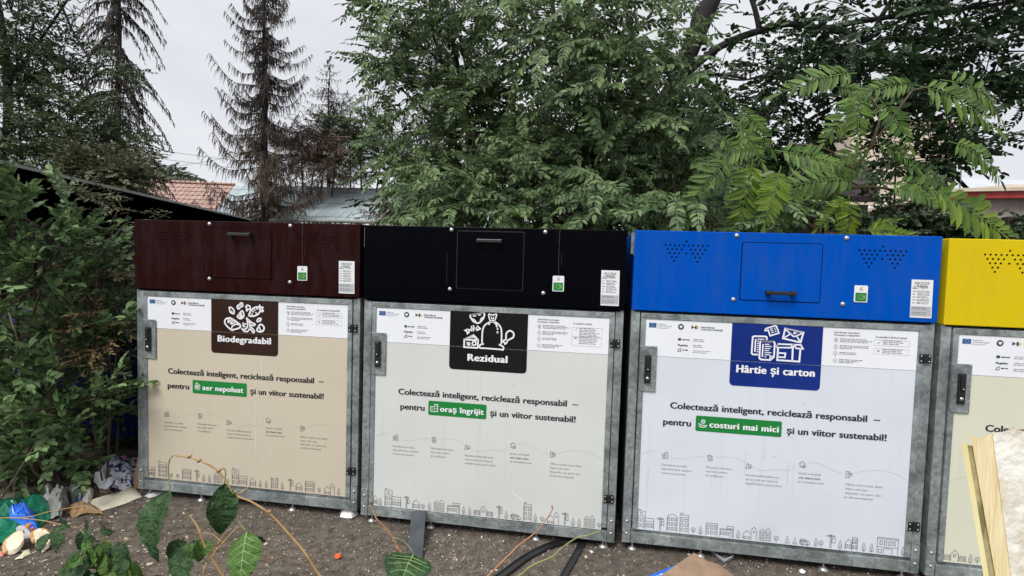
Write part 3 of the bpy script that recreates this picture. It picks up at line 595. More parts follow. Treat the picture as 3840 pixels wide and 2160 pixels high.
    mb = MB(); P = rrect(f[0], f[1], f[2], f[3], .010); mb.prism(P, cy - .0035, cy - .0012); B(mb, 'flap', capm, cap, bevel=.001)
    hx = (f[0] + f[1]) / 2 if c == 'brown' else ((.683, .815)[0] + .815) / 2; hz = d['hz']; y0 = cy - .0035
    mb = MB(); mb.box(hx - .072, hx - .048, y0 - .028, y0 - .0003, hz - .012, hz + .012); mb.box(hx + .048, hx + .072, y0 - .028, y0 - .0003, hz - .012, hz + .012); mb.box(hx - .072, hx + .072, y0 - .038, y0 - .0285, hz - .010, hz + .010)
    B(mb, 'flap_handle', MT['black'], cap, bevel=.004)
    for x, z in ((.523, 1.709), (1.057, 1.708), (.522, 1.372), (1.057, 1.370)):
        mb = MB(); mb.dome(x, z, .0125, cy - .0005, .009, 12); B(mb, 'bolt', MT['bolt'], cap, smooth=True)
    for a, b, zt in ((.162, .379, 1.672), (1.12, 1.337, 1.670)):
        mb = MB(); holes(mb, a, b, zt, cy - .0008); B(mb, 'vent_hole_discs', MT['dark'], cap)  # flat black discs paint in the shade of the holes
    mb = MB(); mb.prism(rrect(1.107, 1.170, 1.383, 1.469, .006), cy - .0035, cy - .0006); B(mb, 'card_reader', MT['label'], cap)
    mb = MB(); flat(mb, rrect(1.1125, 1.1645, 1.388, 1.432, .003), cy - .0048); B(mb, 'reader_panel', MT['green'], cap)
    mb = MB(); mb.stroke(arc(1.142, 1.410, .0115, rx=.016), .0018, cy - .006)
    for k in range(3): mb.stroke(arc(1.139 + k * .004, 1.410, .007, -60, 60), .0015, cy - .006)
    B(mb, 'reader_symbol', MT['gink'], cap)
    mb = MB(); mb.stroke([(1.133, 1.452), (1.136, 1.458), (1.143, 1.460), (1.143, 1.452)], .0016, cy - .0045, True); dashes(mb, 1.13, 1.148, 1.445, cy - .0045, .003); B(mb, 'reader_print', MT['inkg'], cap)
    mb = MB(); mb.prism([(1.372, 1.316), (1.470, 1.316), (1.468, 1.508), (1.370, 1.508)], cy - .0025, cy - .0006); B(mb, 'notice', MT['label'], cap)
    mb = MB(); ny = cy - .0036
    dashes(mb, 1.385, 1.452, 1.493, ny, .003); dashes(mb, 1.383, 1.454, 1.486, ny, .003); dashes(mb, 1.395, 1.44, 1.480, ny, .002); dashes(mb, 1.375, 1.402, 1.462, ny, .003)
    for i in range(5): dashes(mb, 1.377, 1.393, 1.448 - i * .0145, ny, .003); dashes(mb, 1.398, 1.440 + random.random() * .015, 1.451 - i * .0145, ny, .0024); dashes(mb, 1.398, 1.455, 1.445 - i * .0145, ny, .0024)
    for z in (1.366, 1.360, 1.342, 1.334): dashes(mb, 1.379, 1.445, z, ny, .0024)
    B(mb, 'notice_print', MT['inkg'], cap)
    mb = MB(); text(mb, d['num'], 1.402, 1.444, 1.467, .0165, ny - .001, .02, 1); mb.stroke([(1.378, 1.468), (1.384, 1.476), (1.389, 1.469), (1.395, 1.477), (1.402, 1.480)], .0018, ny - .001); B(mb, 'handwritten_number', MT['ink'], cap)
    mb = MB(); mb.box(1.373, 1.466, cy - .0030, cy - .00262, 1.324, 1.374); B(mb, 'notice_box', MT['inkl'], cap)
    if c in ('black', 'blue'):   # hinge strip seen in the gap on the left
        mb = MB(); mb.box(-.016, -.003, .02, .06, 1.60, 1.715); mb.box(-.0028, -.0003, .0, .08, 1.59, 1.72); o = B(mb, 'side_strut', MT['galv'])
    # scuffs on the lower board
    mb = MB(); rd = random.Random(c)
    for k in range(7):
        x = rd.uniform(.15, 1.38); z = rd.uniform(.12, .9); s = rd.uniform(.008, .03); a = rd.uniform(0, 3)
        mb.stroke([(x, z), (x + s * .5 * math.cos(a), z + s * .5 * math.sin(a)), (x + s * math.cos(a + .3), z + s * math.sin(a + .3))], rd.uniform(.001, .002), PY - .001)
    if c == 'blue':
        for x, z0, z1 in ((.626, .56, .43), (.722, .60, .52), (.845, .53, .40), (.125, .43, .20)): mb.stroke([(x + .005, z0), (x - .002, (z0 + z1) / 2), (x, z1)], .0013, PY - .001)
    B(mb, 'scuff_marks', MT['inkl'], door)
    if c in ('brown', 'black'):
        mb = MB()
        if c == 'brown':
            for x, a, b in ((.822, .90, .30), (.868, .90, .22), (.93, .32, .27)): mb.stroke([(x, a), (x + .004, (a + b) / 2), (x + .007, b)], .0022, PY - .001)
        else: mb.stroke([(.918, .222), (.955, .196), (.99, .168)], .005, PY - .001); mb.stroke([(.735, .62), (.737, .50)], .002, PY - .001)
        B(mb, 'pale_streaks', MT['label'], door)
    return root
for c_ in ('brown', 'black', 'blue', 'yellow'): make_bin(c_)

# ================================================================ vegetation
def leafmat(name, c1, c2, trans=.25, rough=.5, island=.9, spec=.3):
    return M(name, c1, c2, scale=1.2, rough=rough, spec=spec, island=island, trans=trans, lo=.2, hi=.8)
ML = dict(
 locust=leafmat('locust_leaf', (.042, .080, .032), (.185, .265, .11), trans=.28),
 locustd=leafmat('dark_locust_leaf', (.014, .034, .014), (.040, .075, .030)),
 ail=leafmat('ailanthus_leaf', (.045, .10, .018), (.145, .24, .05), trans=.35),
 ailyel=leafmat('yellowing_leaf', (.16, .22, .02), (.40, .34, .03), trans=.4),
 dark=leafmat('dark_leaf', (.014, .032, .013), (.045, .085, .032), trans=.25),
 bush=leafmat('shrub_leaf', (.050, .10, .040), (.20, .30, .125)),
 olive=leafmat('olive_leaf', (.05, .06, .03), (.16, .17, .09)),
 far=leafmat('far_leaf', (.06, .085, .05), (.12, .15, .085)),
 yellow=leafmat('yellow_leaf', (.25, .25, .04), (.45, .40, .06)),
 ivy=leafmat('ivy_leaf', (.025, .05, .025), (.10, .14, .08)),
 dry=leafmat('dry_leaf', (.12, .075, .035), (.24, .17, .08), trans=.15),
 brownneedle=leafmat('dead_needles', (.075, .054, .044), (.20, .145, .105), trans=.1),
 needle=M('dead_twig', (.020, .016, .014), (.06, .045, .036), scale=2, rough=.9, island=.8),
 bark=M('bark', (.005, .0045, .004), (.020, .017, .015), scale=9, rough=.9, bump=.6, bscale=30, stretch=(1, 1, .3)),
 twig=M('twig_bark', (.05, .035, .022), (.11, .08, .05), scale=20, rough=.8),
)
def leaflet(b, d, side, n, L, W, fold=.15):
    """6-vertex oval leaf as two quads, folded along the midrib"""
    d = d / np.linalg.norm(d); side = side / np.linalg.norm(side)
    return [b, b + d * L * .35 + side * W * .5 + n * W * fold, b + d * L * .75 + side * W * .42 + n * W * fold, b + d * L - n * W * fold,
            b + d * L * .75 - side * W * .42 + n * W * fold, b + d * L * .35 - side * W * .5 + n * W * fold], [(0, 1, 2, 3), (0, 3, 4, 5)]
def frond(pairs, length, ll, lw, droop, ang=65, terminal=True, taper=.35, hang=.25, jit=.12):
    V = []; F = []; r = np.random.default_rng(rng.integers(1 << 30))
    P = lambda s: np.array([length * (s - .10 * droop * s * s), 0, -length * droop * s * s * .6])
    def add(v, f):
        b = len(V); V.extend(v); F.extend([tuple(i + b for i in q) for q in f])
    k = 4
    for i in range(k):      # the stalk as a narrow fin
        a, c = P(i / k), P((i + 1) / k); wv = np.array([0, length * .008, 0])
        add([a - wv, a + wv, c + wv * .6, c - wv * .6], [(0, 1, 2, 3)])
    for i in range(pairs):
        s = .14 + .84 * i / (pairs - .5); p = P(s); t = P(min(s + .02, 1)) - P(s - .02); t /= np.linalg.norm(t); up = np.cross(t, (0, 1, 0)); up = -up if up[2] < 0 else up
        sc = 1 - taper * abs(s - .45) * 1.6
        for sg in (1, -1):
            if r.random() < .04: continue
            a = R(ang * (1 - .35 * s) + r.normal(0, 8)); d = t * math.cos(a) + np.array([0, sg, 0]) * math.sin(a) - up * hang * r.uniform(.3, 1.5)
            n = up + r.normal(0, jit, 3); sd = np.cross(n, d); n = np.cross(d, sd); n /= np.linalg.norm(n)
            v, f = leaflet(p, d, sd, n, ll * sc * r.uniform(.85, 1.1), lw * sc); add(v, f)
    if terminal:
        p = P(1); t = P(1) - P(.95); v, f = leaflet(p, t, np.array([0, 1, 0]), np.array([0, 0, 1.]), ll, lw); add(v, f)
    return np.array(V), np.array(F)
def spray(n, length, ll, lw, fan=60, flatn=.5):
    """a twig with simple leaves set alternately"""
    V = []; F = []; r = np.random.default_rng(rng.integers(1 << 30))
    def add(v, f):
        b = len(V); V.extend(v); F.extend([tuple(i + b for i in q) for q in f])
    bend = r.normal(0, .12)
    P = lambda s: np.array([length * s, bend * length * s * s, -.12 * length * s * s])
    for i in range(3):
        a, c = P(i / 3), P((i + 1) / 3); wv = np.array([0, length * .006, length * .004]); add([a - wv, a + wv, c + wv * .6, c - wv * .6], [(0, 1, 2, 3)])
    for i in range(n):
        s = .1 + .9 * i / n; p = P(s); a = R(fan * (1 - .5 * s) + r.normal(0, 12)); phi = (i % 2) * math.pi + r.normal(0, .5)
        d = np.array([math.cos(a), math.sin(a) * math.cos(phi), math.sin(a) * math.sin(phi) * flatn - .15])
        nn = np.array([0, 0, 1.]) + r.normal(0, .35, 3); sd = np.cross(nn, d); nn = np.cross(d, sd); nn /= np.linalg.norm(nn)
        v, f = leaflet(p, d, sd, nn, ll * r.uniform(.7, 1.1), lw * r.uniform(.85, 1.1)); add(v, f)
    return np.array(V), np.array(F)
class Cloud:
    def __init__(s, templates): s.t = templates; s.V = []; s.F = []; s.n = 0
    def put(s, pos, d, up=(0, 0, 1), sc=1.0, roll=0):
        V, F = s.t[random.randrange(len(s.t))]
        d = np.array(d, float); d /= np.linalg.norm(d); y = np.cross(up, d)
        if np.linalg.norm(y) < 1e-3: y = np.array([0, 1., 0])
        y /= np.linalg.norm(y); z = np.cross(d, y)
        if roll: y, z = y * math.cos(roll) + z * math.sin(roll), z * math.cos(roll) - y * math.sin(roll)
        W = V[:, :1] * d + V[:, 1:2] * y + V[:, 2:] * z
        s.V.append(W * sc + np.array(pos)); s.F.append(F + s.n); s.n += len(V)
    def build(s, name, mat, parent): return npmesh(name, np.concatenate(s.V), np.concatenate(s.F), mat, parent)
def rv(): 
    v = rng.normal(0, 1, 3); return v / np.linalg.norm(v)
FUP = [np.array([0, 0, 1.])]
def shoot(cl, tw, p, d, L, step, side=.9, droop=.25, sc=1., rad=.006, down=0):
    """a drooping twig carrying fronds on alternate sides"""
    d = np.array(d, float); d /= np.linalg.norm(d); pts = [np.array(p)]; q = np.array(p, float); s = 0; k = 0
    while s < L:
        q = q + d * step; d = d + np.array([0, 0, -droop * step / .2 * .3]) + rng.normal(0, .08, 3); d /= np.linalg.norm(d); pts.append(q.copy()); s += step; k += 1
        h = np.cross(d, (0, 0, 1)); h /= (np.linalg.norm(h) + 1e-6)
        fd = d * .55 + h * side * (1 if k % 2 else -1) + np.array([0, 0, .1 - down]) + rng.normal(0, .25, 3)
        cl.put(q, fd, up=FUP[0] + rng.normal(0, .45, 3), sc=sc * rng.uniform(.75, 1.15))
    cl.put(q, d, sc=sc)
    tw.tube(pts, [rad * (1 - .7 * i / len(pts)) for i in range(len(pts))], 4, cap=False)
def px_ell(cx, cy, rx, ry, Y, depth):
    c = atY(cx, cy, Y); k = np.linalg.norm(c - CAMP) / FPX
    return c, np.array([rx * k, depth, ry * k])
def crown(cl, tw, ells, per, L, step, origin=None, toward=-.25, sc=1., droop=.25, rad=.006, limb=.02, side=.9, down=0):
    for e in ells:
        c, r_ = px_ell(*e[:6]); n = max(2, int(per * (e[6] if len(e) > 6 else 1)))
        if origin is not None:
            o = np.array(origin); mid = (o + c) / 2 + np.array([0, 0, .15]) + rng.normal(0, .1, 3)
            tw.tube(smooth2([o, mid, c], 4), [limb * (1 - .6 * i / 8) for i in range(9)], 5, cap=False)
        for _ in range(n):
            u = rv() * rng.random() ** .45; p = c + u * r_
            d = u + np.array([0, toward, .05]) + rng.normal(0, .35, 3); d[2] *= .6
            base_ = c + u * r_ * .35
            tw.tube([base_, (base_ + p) / 2 + rng.normal(0, .03, 3), p], [rad * 1.6, rad * 1.3, rad], 4, cap=False)
            shoot(cl, tw, p, d, L * rng.uniform(.6, 1.2), step, sc=sc, droop=droop, rad=rad, side=side, down=down)
def limbs(tw, paths, Y, n=7):
    for p in paths:
        pts = [atY(a, b, (q[2] if len(q) > 2 else Y)) for q in p[0] for a, b in [(q[0], q[1])]]
        pts = smooth2(pts, 4); m = len(pts); tw.tube(pts, [p[1] + (p[2] - p[1]) * i / (m - 1) for i in range(m)], n)
def ground_under(p): return np.array([p[0], p[1], GZ - .05])

# --- locust trees right behind the containers
FUP[0] = np.array([0, -.5, .7])     # hanging fronds turn their upper faces outward, towards the open side
T_loc = [frond(10, .46, .088, .036, d, hang=.25) for d in (.25, .5, .8, .4, .6, 1.0)]
def plant_tree(name, label, cat, base, group=None):
    return empty(name, (float(base[0]), float(base[1]), GZ), label, cat, group)
b = atY(1760, 870, 3.4)
t = plant_tree('locust_tree', 'tall bright green locust tree with feathery leaves behind the black topped container', 'tree', b, 'locust trees behind the containers')
tw = MB(); limbs(tw, [([(1790, 1500), (1780, 900), (1765, 600), (1753, 441), (1700, 160), (1660, -120)], .06, .018), ([(1765, 620), (1650, 470), (1500, 330)], .03, .012), ([(1700, 440), (1580, 270), (1480, 260)], .015, .01), ([(1760, 560), (1900, 400), (1960, 200)], .03, .015), ([(1250 + 360, 272), (1700, 262), (1830, 252), (1910, 270)], .012, .018)], 3.4); tw.build('trunk', ML['bark'], t, smooth=True)
cl = Cloud(T_loc); tw = MB()
crown(cl, tw, [(1600, 60, 100, 80, 3.2, .6, .8), (1530, 140, 60, 50, 3.0, .4, .5), (1590, 330, 80, 60, 3.2, .5, .7), (1680, 480, 120, 80, 3.4, .8, 1.0), (1570, 600, 70, 40, 3.0, .4, .5), (1740, 630, 150, 90, 3.1, .7, 1.2), (1700, 60, 110, 70, 3.6, .8, .7), (1600, 210, 110, 90, 3.6, .8, .7), (1850, 770, 170, 60, 2.4, .5, 1.2), (1700, 790, 40, 25, 2.2, .25, .3), (1900, 480, 150, 120, 3.6, .8, 1.1), (1470, 290, 20, 15, 3.2, .2, .12)], 15, .55, .105, origin=atY(1755, 480, 3.4), toward=-.3)
cl.build('crown', ML['locust'], t); tw.build('branches', ML['twig'], t, smooth=True)
b = atY(2250, 870, 3.0)
t = plant_tree('locust_tree', 'spreading locust tree hanging over the gap between black and blue containers', 'tree', b, 'locust trees behind the containers')
tw = MB(); limbs(tw, [([(2290, 1500), (2280, 870), (2230, 600), (2160, 380), (2090, 150), (2060, -120)], .07, .02), ([(2230, 600), (2330, 420), (2400, 250)], .03, .012), ([(2190, 450), (2050, 300), (1900, 180)], .03, .012)], 3.0); tw.build('trunk', ML['bark'], t, smooth=True)
cl = Cloud(T_loc); tw = MB()
crown(cl, tw, [(1950, 110, 150, 110, 2.9, .8, 1.2), (2150, 110, 150, 110, 2.6, .8, 1.5), (2110, 330, 180, 100, 2.6, .8, 1.4), (2320, 120, 80, 90, 2.6, .5, .8), (2300, 360, 90, 80, 2.3, .5, .9), (2430, 450, 50, 50, 2.3, .3, .4), (2300, 560, 220, 110, 3.0, .8, 1.6), (2050, 690, 180, 90, 2.7, .7, 1.3), (2200, 800, 170, 45, 1.9, .3, 1.2), (2450, 760, 170, 70, 2.1, .4, 1.3), (2620, 820, 60, 30, 1.9, .3, .5), (2520, 600, 90, 60, 2.8, .5, .6), (2000, 400, 100, 60, 3.2, .5, .6)], 15, .55, .105, origin=atY(2190, 450, 3.0), toward=-.35)
cl.build('crown', ML['locust'], t); tw.build('branches', ML['twig'], t, smooth=True)

FUP[0] = np.array([0, -.2, .9])
# --- big old tree with the dark leaning trunk
b = atY(2420, 900, 6.5)
t = plant_tree('old_tree', 'huge dark old tree with leaning trunk and long horizontal limb on the right', 'tree', b)
tw = MB()
limbs(tw, [([(2420, 1250), (2430, 900), (2450, 600), (2500, 400), (2590, 180), (2670, 0), (2720, -140)], .22, .13),
 ([(2480, 480), (2560, 300), (2700, 175), (2850, 115), (2960, 90), (3090, 105), (3200, 85), (3400, 55), (3640, 30), (3900, -10)], .07, .03),
 ([(3090, 105), (3230, 140), (3330, 200), (3400, 260), (3520, 310)], .06, .02), ([(3095, 108), (3125, 185), (3220, 195), (3320, 170)], .04, .02), ([(2850, 115), (2820, 0), (2760, -120)], .05, .03),
 ([(2450, 560), (2540, 470), (2640, 290), (2800, 295)], .05, .02), ([(2600, 130), (2620, 30), (2740, -60)], .07, .05), ([(3300, 70), (3380, -60)], .04, .03), ([(2500, 440), (2400, 250), (2350, 60)], .09, .04), ([(2700, 290), (2790, 300), (2860, 280)], .02, .012)], 6.5, 9)
tw.build('trunk', ML['bark'], t, smooth=True)
T_dk = [spray(9, .42, .13, .07, fan=65) for _ in range(5)] + [frond(7, .38, .10, .05, d) for d in (.4, .8)]
cl = Cloud(T_dk); tw = MB()
crown(cl, tw, [(2700, 420, 150, 80, 6.2, 1, 1), (2880, 330, 160, 90, 6.4, 1, 1.2), (2830, 480, 130, 90, 5.6, .8, 1.1), (3050, 300, 150, 70, 6.4, 1, .9), (3330, 120, 170, 90, 6.4, 1, 1.3), (3560, 170, 190, 120, 6.2, 1, 1.8), (3740, 60, 120, 80, 6.4, 1, 1.0), (3500, 310, 150, 70, 6.0, 1, 1.2), (3660, 330, 90, 70, 5.6, .8, 1.0), (3600, 390, 100, 40, 4.8, .6, .8), (3330, 360, 110, 50, 6.0, .8, .6), (2640, 560, 140, 90, 6.0, 1, 1.2), (3250, 20, 130, 50, 6.8, 1, .35), (2780, 40, 150, 70, 7, 1, .22), (3000, 170, 160, 60, 7, 1, .3), (3600, 20, 150, 60, 6.4, .8, .8), (2480, 520, 80, 60, 6.2, .8, .6)], 13, .8, .12, origin=None, toward=-.1, rad=.012, droop=.2)
cl.build('crown', ML['dark'], t); tw.build('branches', ML['bark'], t, smooth=True)

# --- tree of heaven with long fronds over the blue container
T_ail = [frond(18, .62, .205, .043, d, ang=74, hang=.12, taper=.6, jit=.07) for d in (.3, .55, .8, 1.0)]
b = atY(3030, 870, 2.3)
t = plant_tree('tree_of_heaven', 'young yellow green tree with long drooping fronds above the blue container', 'tree', b)
tw = MB(); limbs(tw, [([(3060, 1500), (3050, 870), (3130, 720), (3200, 640), (3260, 560), (3420, 340)], .02, .007), ([(3130, 720), (3250, 700), (3400, 720)], .014, .008), ([(3200, 640), (3100, 560), (2960, 540)], .014, .008), ([(3050, 860), (2900, 700), (2820, 560)], .018, .008), ([(2900, 700), (2750, 640)], .01, .006), ([(3260, 560), (3300, 430), (3240, 340)], .012, .007), ([(3420, 340), (3500, 320)], .01, .006)], 1.75, 7); tw.build('trunk', ML['twig'], t, smooth=True)
cl = Cloud(T_ail)
def fr(cl, a, b_, Y, up=(0, -.85, .45), sc=1.0, dy=-.15):
    Y = Y - .7
    p = atY(*a, Y); q = atY(*b_, Y + dy); d = q - p; L_ = np.linalg.norm(d); T = cl.t; 
    cl.put(p, d, up=up, sc=L_ / .54 * sc)
Z3 = lambda x, y: (2500 + x * .6212, y * .6212)
for a, b_, Y in [((690, 1010), (600, 1260), 2.0), ((300, 830), (545, 905), 2.3), ((390, 940), (170, 1160), 2.1), ((560, 905), (340, 880), 2.3), ((650, 905), (1010, 950), 2.1), ((1150, 540), (1180, 770), 2.2), ((1180, 600), (1020, 760), 2.3), ((1280, 590), (1470, 790), 2.1), ((1500, 510), (2030, 615), 2.2), ((1520, 515), (1290, 460), 2.2), ((1170, 1080), (790, 1050), 2.3), ((1350, 1100), (1800, 1110), 2.3), ((430, 760), (570, 920), 2.4), ((1150, 440), (820, 440), 2.5), ((1230, 890), (1090, 900), 2.3), ((1250, 870), (1520, 890), 2.3), ((1330, 1110), (1600, 1180), 2.1), ((1420, 1010), (1700, 1020), 2.5), ((1700, 850), (2100, 950), 2.6), ((1650, 480), (2150, 500), 2.7), ((1000, 520), (1300, 530), 2.6), ((900, 1000), (1050, 1150), 2.4), ((420, 640), (640, 800), 2.7), ((1100, 1000), (960, 1150), 2.4), ((250, 1100), (80, 1330), 2.2), ((800, 1100), (700, 1330), 2.2), ((1220, 930), (1000, 1050), 2.6)]:
    fr(cl, Z3(*a), Z3(*b_), Y)
cl.build('crown', ML['ail'], t)
cl = Cloud(T_ail)
for a, b_, Y in [((520, 960), (490, 1290), 1.9), ((1100, 1180), (1170, 1400), 1.9), ((1190, 1390), (1470, 1400), 1.9), ((1200, 1390), (1330, 1330), 2.0), ((1560, 1120), (2140, 1390), 1.8), ((1100, 1190), (1010, 1300), 2.0), ((690, 1000), (640, 1280), 1.8)]: fr(cl, Z3(*a), Z3(*b_), Y, up=(.2, -.9, .4))
cl.build('yellowing_fronds', leafmat('yellow_green_leaf', (.07, .14, .014), (.20, .29, .035), trans=.4), t)

# --- low dense growth behind the containers
T_sh = [spray(11, .34, .085, .045) for _ in range(5)]
def shrub(name, label, cat, ells, per, L_, step, mat, tmpl, group=None, Yb=None, bark='twig', rad=.006, stems=5, **k):
    c0, _ = px_ell(*ells[0][:6]); t = plant_tree(name, label, cat, ground_under(c0), group)
    tw = MB(); cl = Cloud(tmpl)
    for e in ells[:stems]:
        c, r_ = px_ell(*e[:6]); g0 = np.array([c0[0] + (c[0] - c0[0]) * .3, c0[1] + (c[1] - c0[1]) * .5, GZ - .05])
        tw.tube(smooth2([g0, (g0 + c) / 2 + rng.normal(0, .08, 3), c], 4), [rad * 3 * (1 - .5 * i / 8) for i in range(9)], 6, cap=False)
    crown(cl, tw, ells, per, L_, step, rad=rad, **k)
    tw.build('stems', ML[bark], t, smooth=True); cl.build('foliage', mat if not isinstance(mat, str) else ML[mat], t); return t
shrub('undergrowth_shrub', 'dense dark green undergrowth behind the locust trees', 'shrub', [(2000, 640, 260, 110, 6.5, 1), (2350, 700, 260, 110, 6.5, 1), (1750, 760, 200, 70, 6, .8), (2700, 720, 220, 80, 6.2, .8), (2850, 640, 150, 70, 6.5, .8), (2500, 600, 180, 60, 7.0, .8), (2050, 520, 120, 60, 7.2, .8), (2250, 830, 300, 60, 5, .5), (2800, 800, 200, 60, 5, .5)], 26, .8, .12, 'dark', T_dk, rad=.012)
shrub('yellow_tree', 'small yellow leaved tree glimpsed through the locust leaves', 'tree', [(1975, 480, 45, 35, 14, .5), (1940, 520, 30, 30, 14, .4)], 16, .7, .12, 'yellow', T_dk, rad=.01)
shrub('ivy_shrub', 'grey green small leaved shrub in front of the red trimmed house', 'shrub', [(3440, 835, 90, 18, 4.2, .4), (3330, 825, 70, 18, 4.2, .4), (3560, 880, 90, 14, 4, .3), (3250, 870, 90, 16, 4, .3), (3700, 895, 90, 12, 4, .3)], 30, .2, .05, 'ivy', [spray(9, .16, .065, .05) for _ in range(4)], rad=.004)
shrub('spindly_tree', 'thin leafy branches of a tree beside the cream building', 'tree', [(3360, 590, 60, 50, 5.2, .4), (3480, 620, 50, 40, 5.0, .3)], 11, .5, .09, 'dark', T_sh, rad=.008)

# --- conifers
def spruce(label, px, ytop, ybase, D, spread, seed, droop, mat='needle', up=.3, dens=1.0, hang=.35, name='dead_spruce', group='dead spruces beyond the roofs', rtr=.16, lean=0, weep=0, prof=.7, sp=.3):
    r = np.random.default_rng(seed)
    top = atD(px, ytop, D); bot = atD(px + lean, ybase, D); base = np.array([bot[0], bot[1], GZ]); H = top[2] - GZ
    t = empty(name, (float(base[0]), float(base[1]), GZ), label, 'tree', group)
    tw = MB(); k = 12; pts = [base + (np.array([top[0], top[1], top[2]]) - base) * i / k + r.normal(0, .02, 3) * (i > 0) for i in range(k + 1)]
    tw.tube(pts, [rtr * (1 - .93 * i / k) for i in range(k + 1)], 9); tw.build('trunk', ML['bark'], t, smooth=True)
    V = []; F = []; nv = 0; low = []
    def seg(a, b, wa, wb):     # thin three-sided twig
        nonlocal nv
        d = b - a; l = np.linalg.norm(d)
        if l < 1e-4: return
        d /= l; x = np.cross(d, (0, .3, 1)); x /= np.linalg.norm(x) + 1e-9; y = np.cross(d, x)
        for c, w_ in ((a, wa), (b, wb)):
            for an in (0, 2.1, 4.2): V.append(c + w_ * (math.cos(an) * x + math.sin(an) * y))
        for j in range(3): F.append((nv + j, nv + (j + 1) % 3, nv + 3 + (j + 1) % 3, nv + 3 + j)); low.append(wa < .012 and ((top[2] - a[2]) / H > .55 + r.normal(0, .07)))
        nv += 6
    z = H - .1
    while z > max(1.2, H * .06):
        rel = (H - z) / H; Lb = spread * (rel ** prof) * r.uniform(.75, 1.1); nb = 5 if rel > .1 else 4
        for b in range(nb):
            az = r.uniform(0, 6.283); l = Lb * r.uniform(.6, 1.15); zz = z + r.uniform(-.15, .15); f = zz / H
            o = base + (top - base) * f; q = o.copy(); h = np.array([math.cos(az), math.sin(az), 0]); m = 9; w0 = .028 * (rel + .25)
            prev = o
            for i in range(1, m + 1):
                s = i / m; zoff = -droop * l * (s - .55 * s * s) + up * l * max(0, s - .55) ** 1.5 * 2
                if weep: zoff = l * (.45 * s - weep * s * s)
                q = o + h * l * s + np.array([0, 0, zoff]); seg(prev, q, w0 * (1 - .8 * (s - 1 / m)), w0 * (1 - .8 * s)); 
                nt_ = max(1, int(l * 4.2 * dens))
                for _ in range(nt_):
                    c = prev + (q - prev) * r.random(); tl = hang * r.uniform(.4, 1.2) * (1 - .5 * s) * (.6 + .8 * rel); side = np.cross(h, (0, 0, 1)) * r.choice((-1, 1))
                    d1 = side * r.uniform(.1, .8) + h * r.uniform(.1, .6) + np.array([0, 0, -r.uniform(.3, 1.0)]); e1 = c + d1 * tl * .5; seg(c, e1, .011, .009)
                    e2 = e1 + (d1 * .3 + np.array([0, 0, -.8])) * tl * .6; seg(e1, e2, .009, .004)
                    if r.random() < .7 * dens: e3 = e1 + (side * r.uniform(-.6, .6) + np.array([0, 0, -.6])) * tl * .4; seg(e1, e3, .008, .004)
                prev = q
        z -= sp + .10 * rel * 2
    Fa = np.array(F); lm = np.array(low, bool); Va = np.array(V)
    npmesh('branches', Va, Fa[~lm], ML[mat], t)
    if lm.any():
        u_, inv = np.unique(Fa[lm], return_inverse=True); npmesh('dry_foliage', Va[u_], inv.reshape(-1, 4), ML['brownneedle'], t)
    return t
spruce('tall bare dead spruce standing alone between the two gaps of sky', 992, -210, 800, 19, 3.1, 3, .40, up=.55, dens=1.25, hang=.6, rtr=.20, prof=.55, sp=.25)
spruce('dead spruce with long weeping branches beside the left trees', 450, -420, 800, 15, 1.55, 5, .95, up=-.15, dens=1.5, hang=.4, rtr=.15, lean=-15, weep=1.25, prof=.22, sp=.24)
spruce('small thin dead spruce half hidden by the locust leaves', 1235, 215, 800, 22, 3.2, 8, .25, up=.3, dens=.8, hang=.4, rtr=.13)
spruce('dead spruce seen behind the top of the locust tree', 1640, -100, 800, 21, 3.2, 12, .35, up=.2, dens=.8, hang=.5, rtr=.15)
T_fn = [spray(16, .8, .16, .03, fan=70, flatn=1) for _ in range(4)]
shrub('brown_conifer', 'rusty brown dried conifer beside the lone dead spruce', 'tree', [(1180, 590, 80, 40, 17, 1), (1230, 520, 60, 50, 17.5, 1, .8), (1130, 560, 40, 40, 17, 1, .4), (1260, 600, 60, 25, 17, 1, .7)], 42, .8, .16, 'brownneedle', T_fn, rad=.02)
shrub('dark_conifer', 'dark green conifer at the left edge of the locust leaves', 'tree', [(1350, 535, 70, 60, 18, 1), (1310, 480, 40, 50, 18, 1, .6), (1430, 580, 70, 40, 18, 1)], 45, .8, .16, 'dark', T_fn, rad=.02)
shrub('brown_shrub', 'rust coloured dry shrub at the end of the metal roof', 'shrub', [(1600, 800, 80, 40, 12, .6), (1540, 830, 40, 20, 12, .5, .5)], 40, .7, .14, 'brownneedle', T_fn, rad=.01)
T_sm = [spray(10, .9, .30, .2) for _ in range(4)]
shrub('round_tree', 'small round tree far beyond the tiled roof', 'tree', [(598, 655, 28, 16, 45, 1), (570, 668, 20, 12, 45, 1, .5)], 26, 1.0, .3, 'far', T_sm, group='far trees beyond the tiled roof', rad=.02)
o = shrub('round_tree', 'slightly lower far tree right of the other far tree', 'tree', [(665, 668, 34, 14, 47, 1), (690, 680, 26, 8, 47, 1, .4)], 26, 1.0, .3, 'far', T_sm, group='far trees beyond the tiled roof', rad=.02)

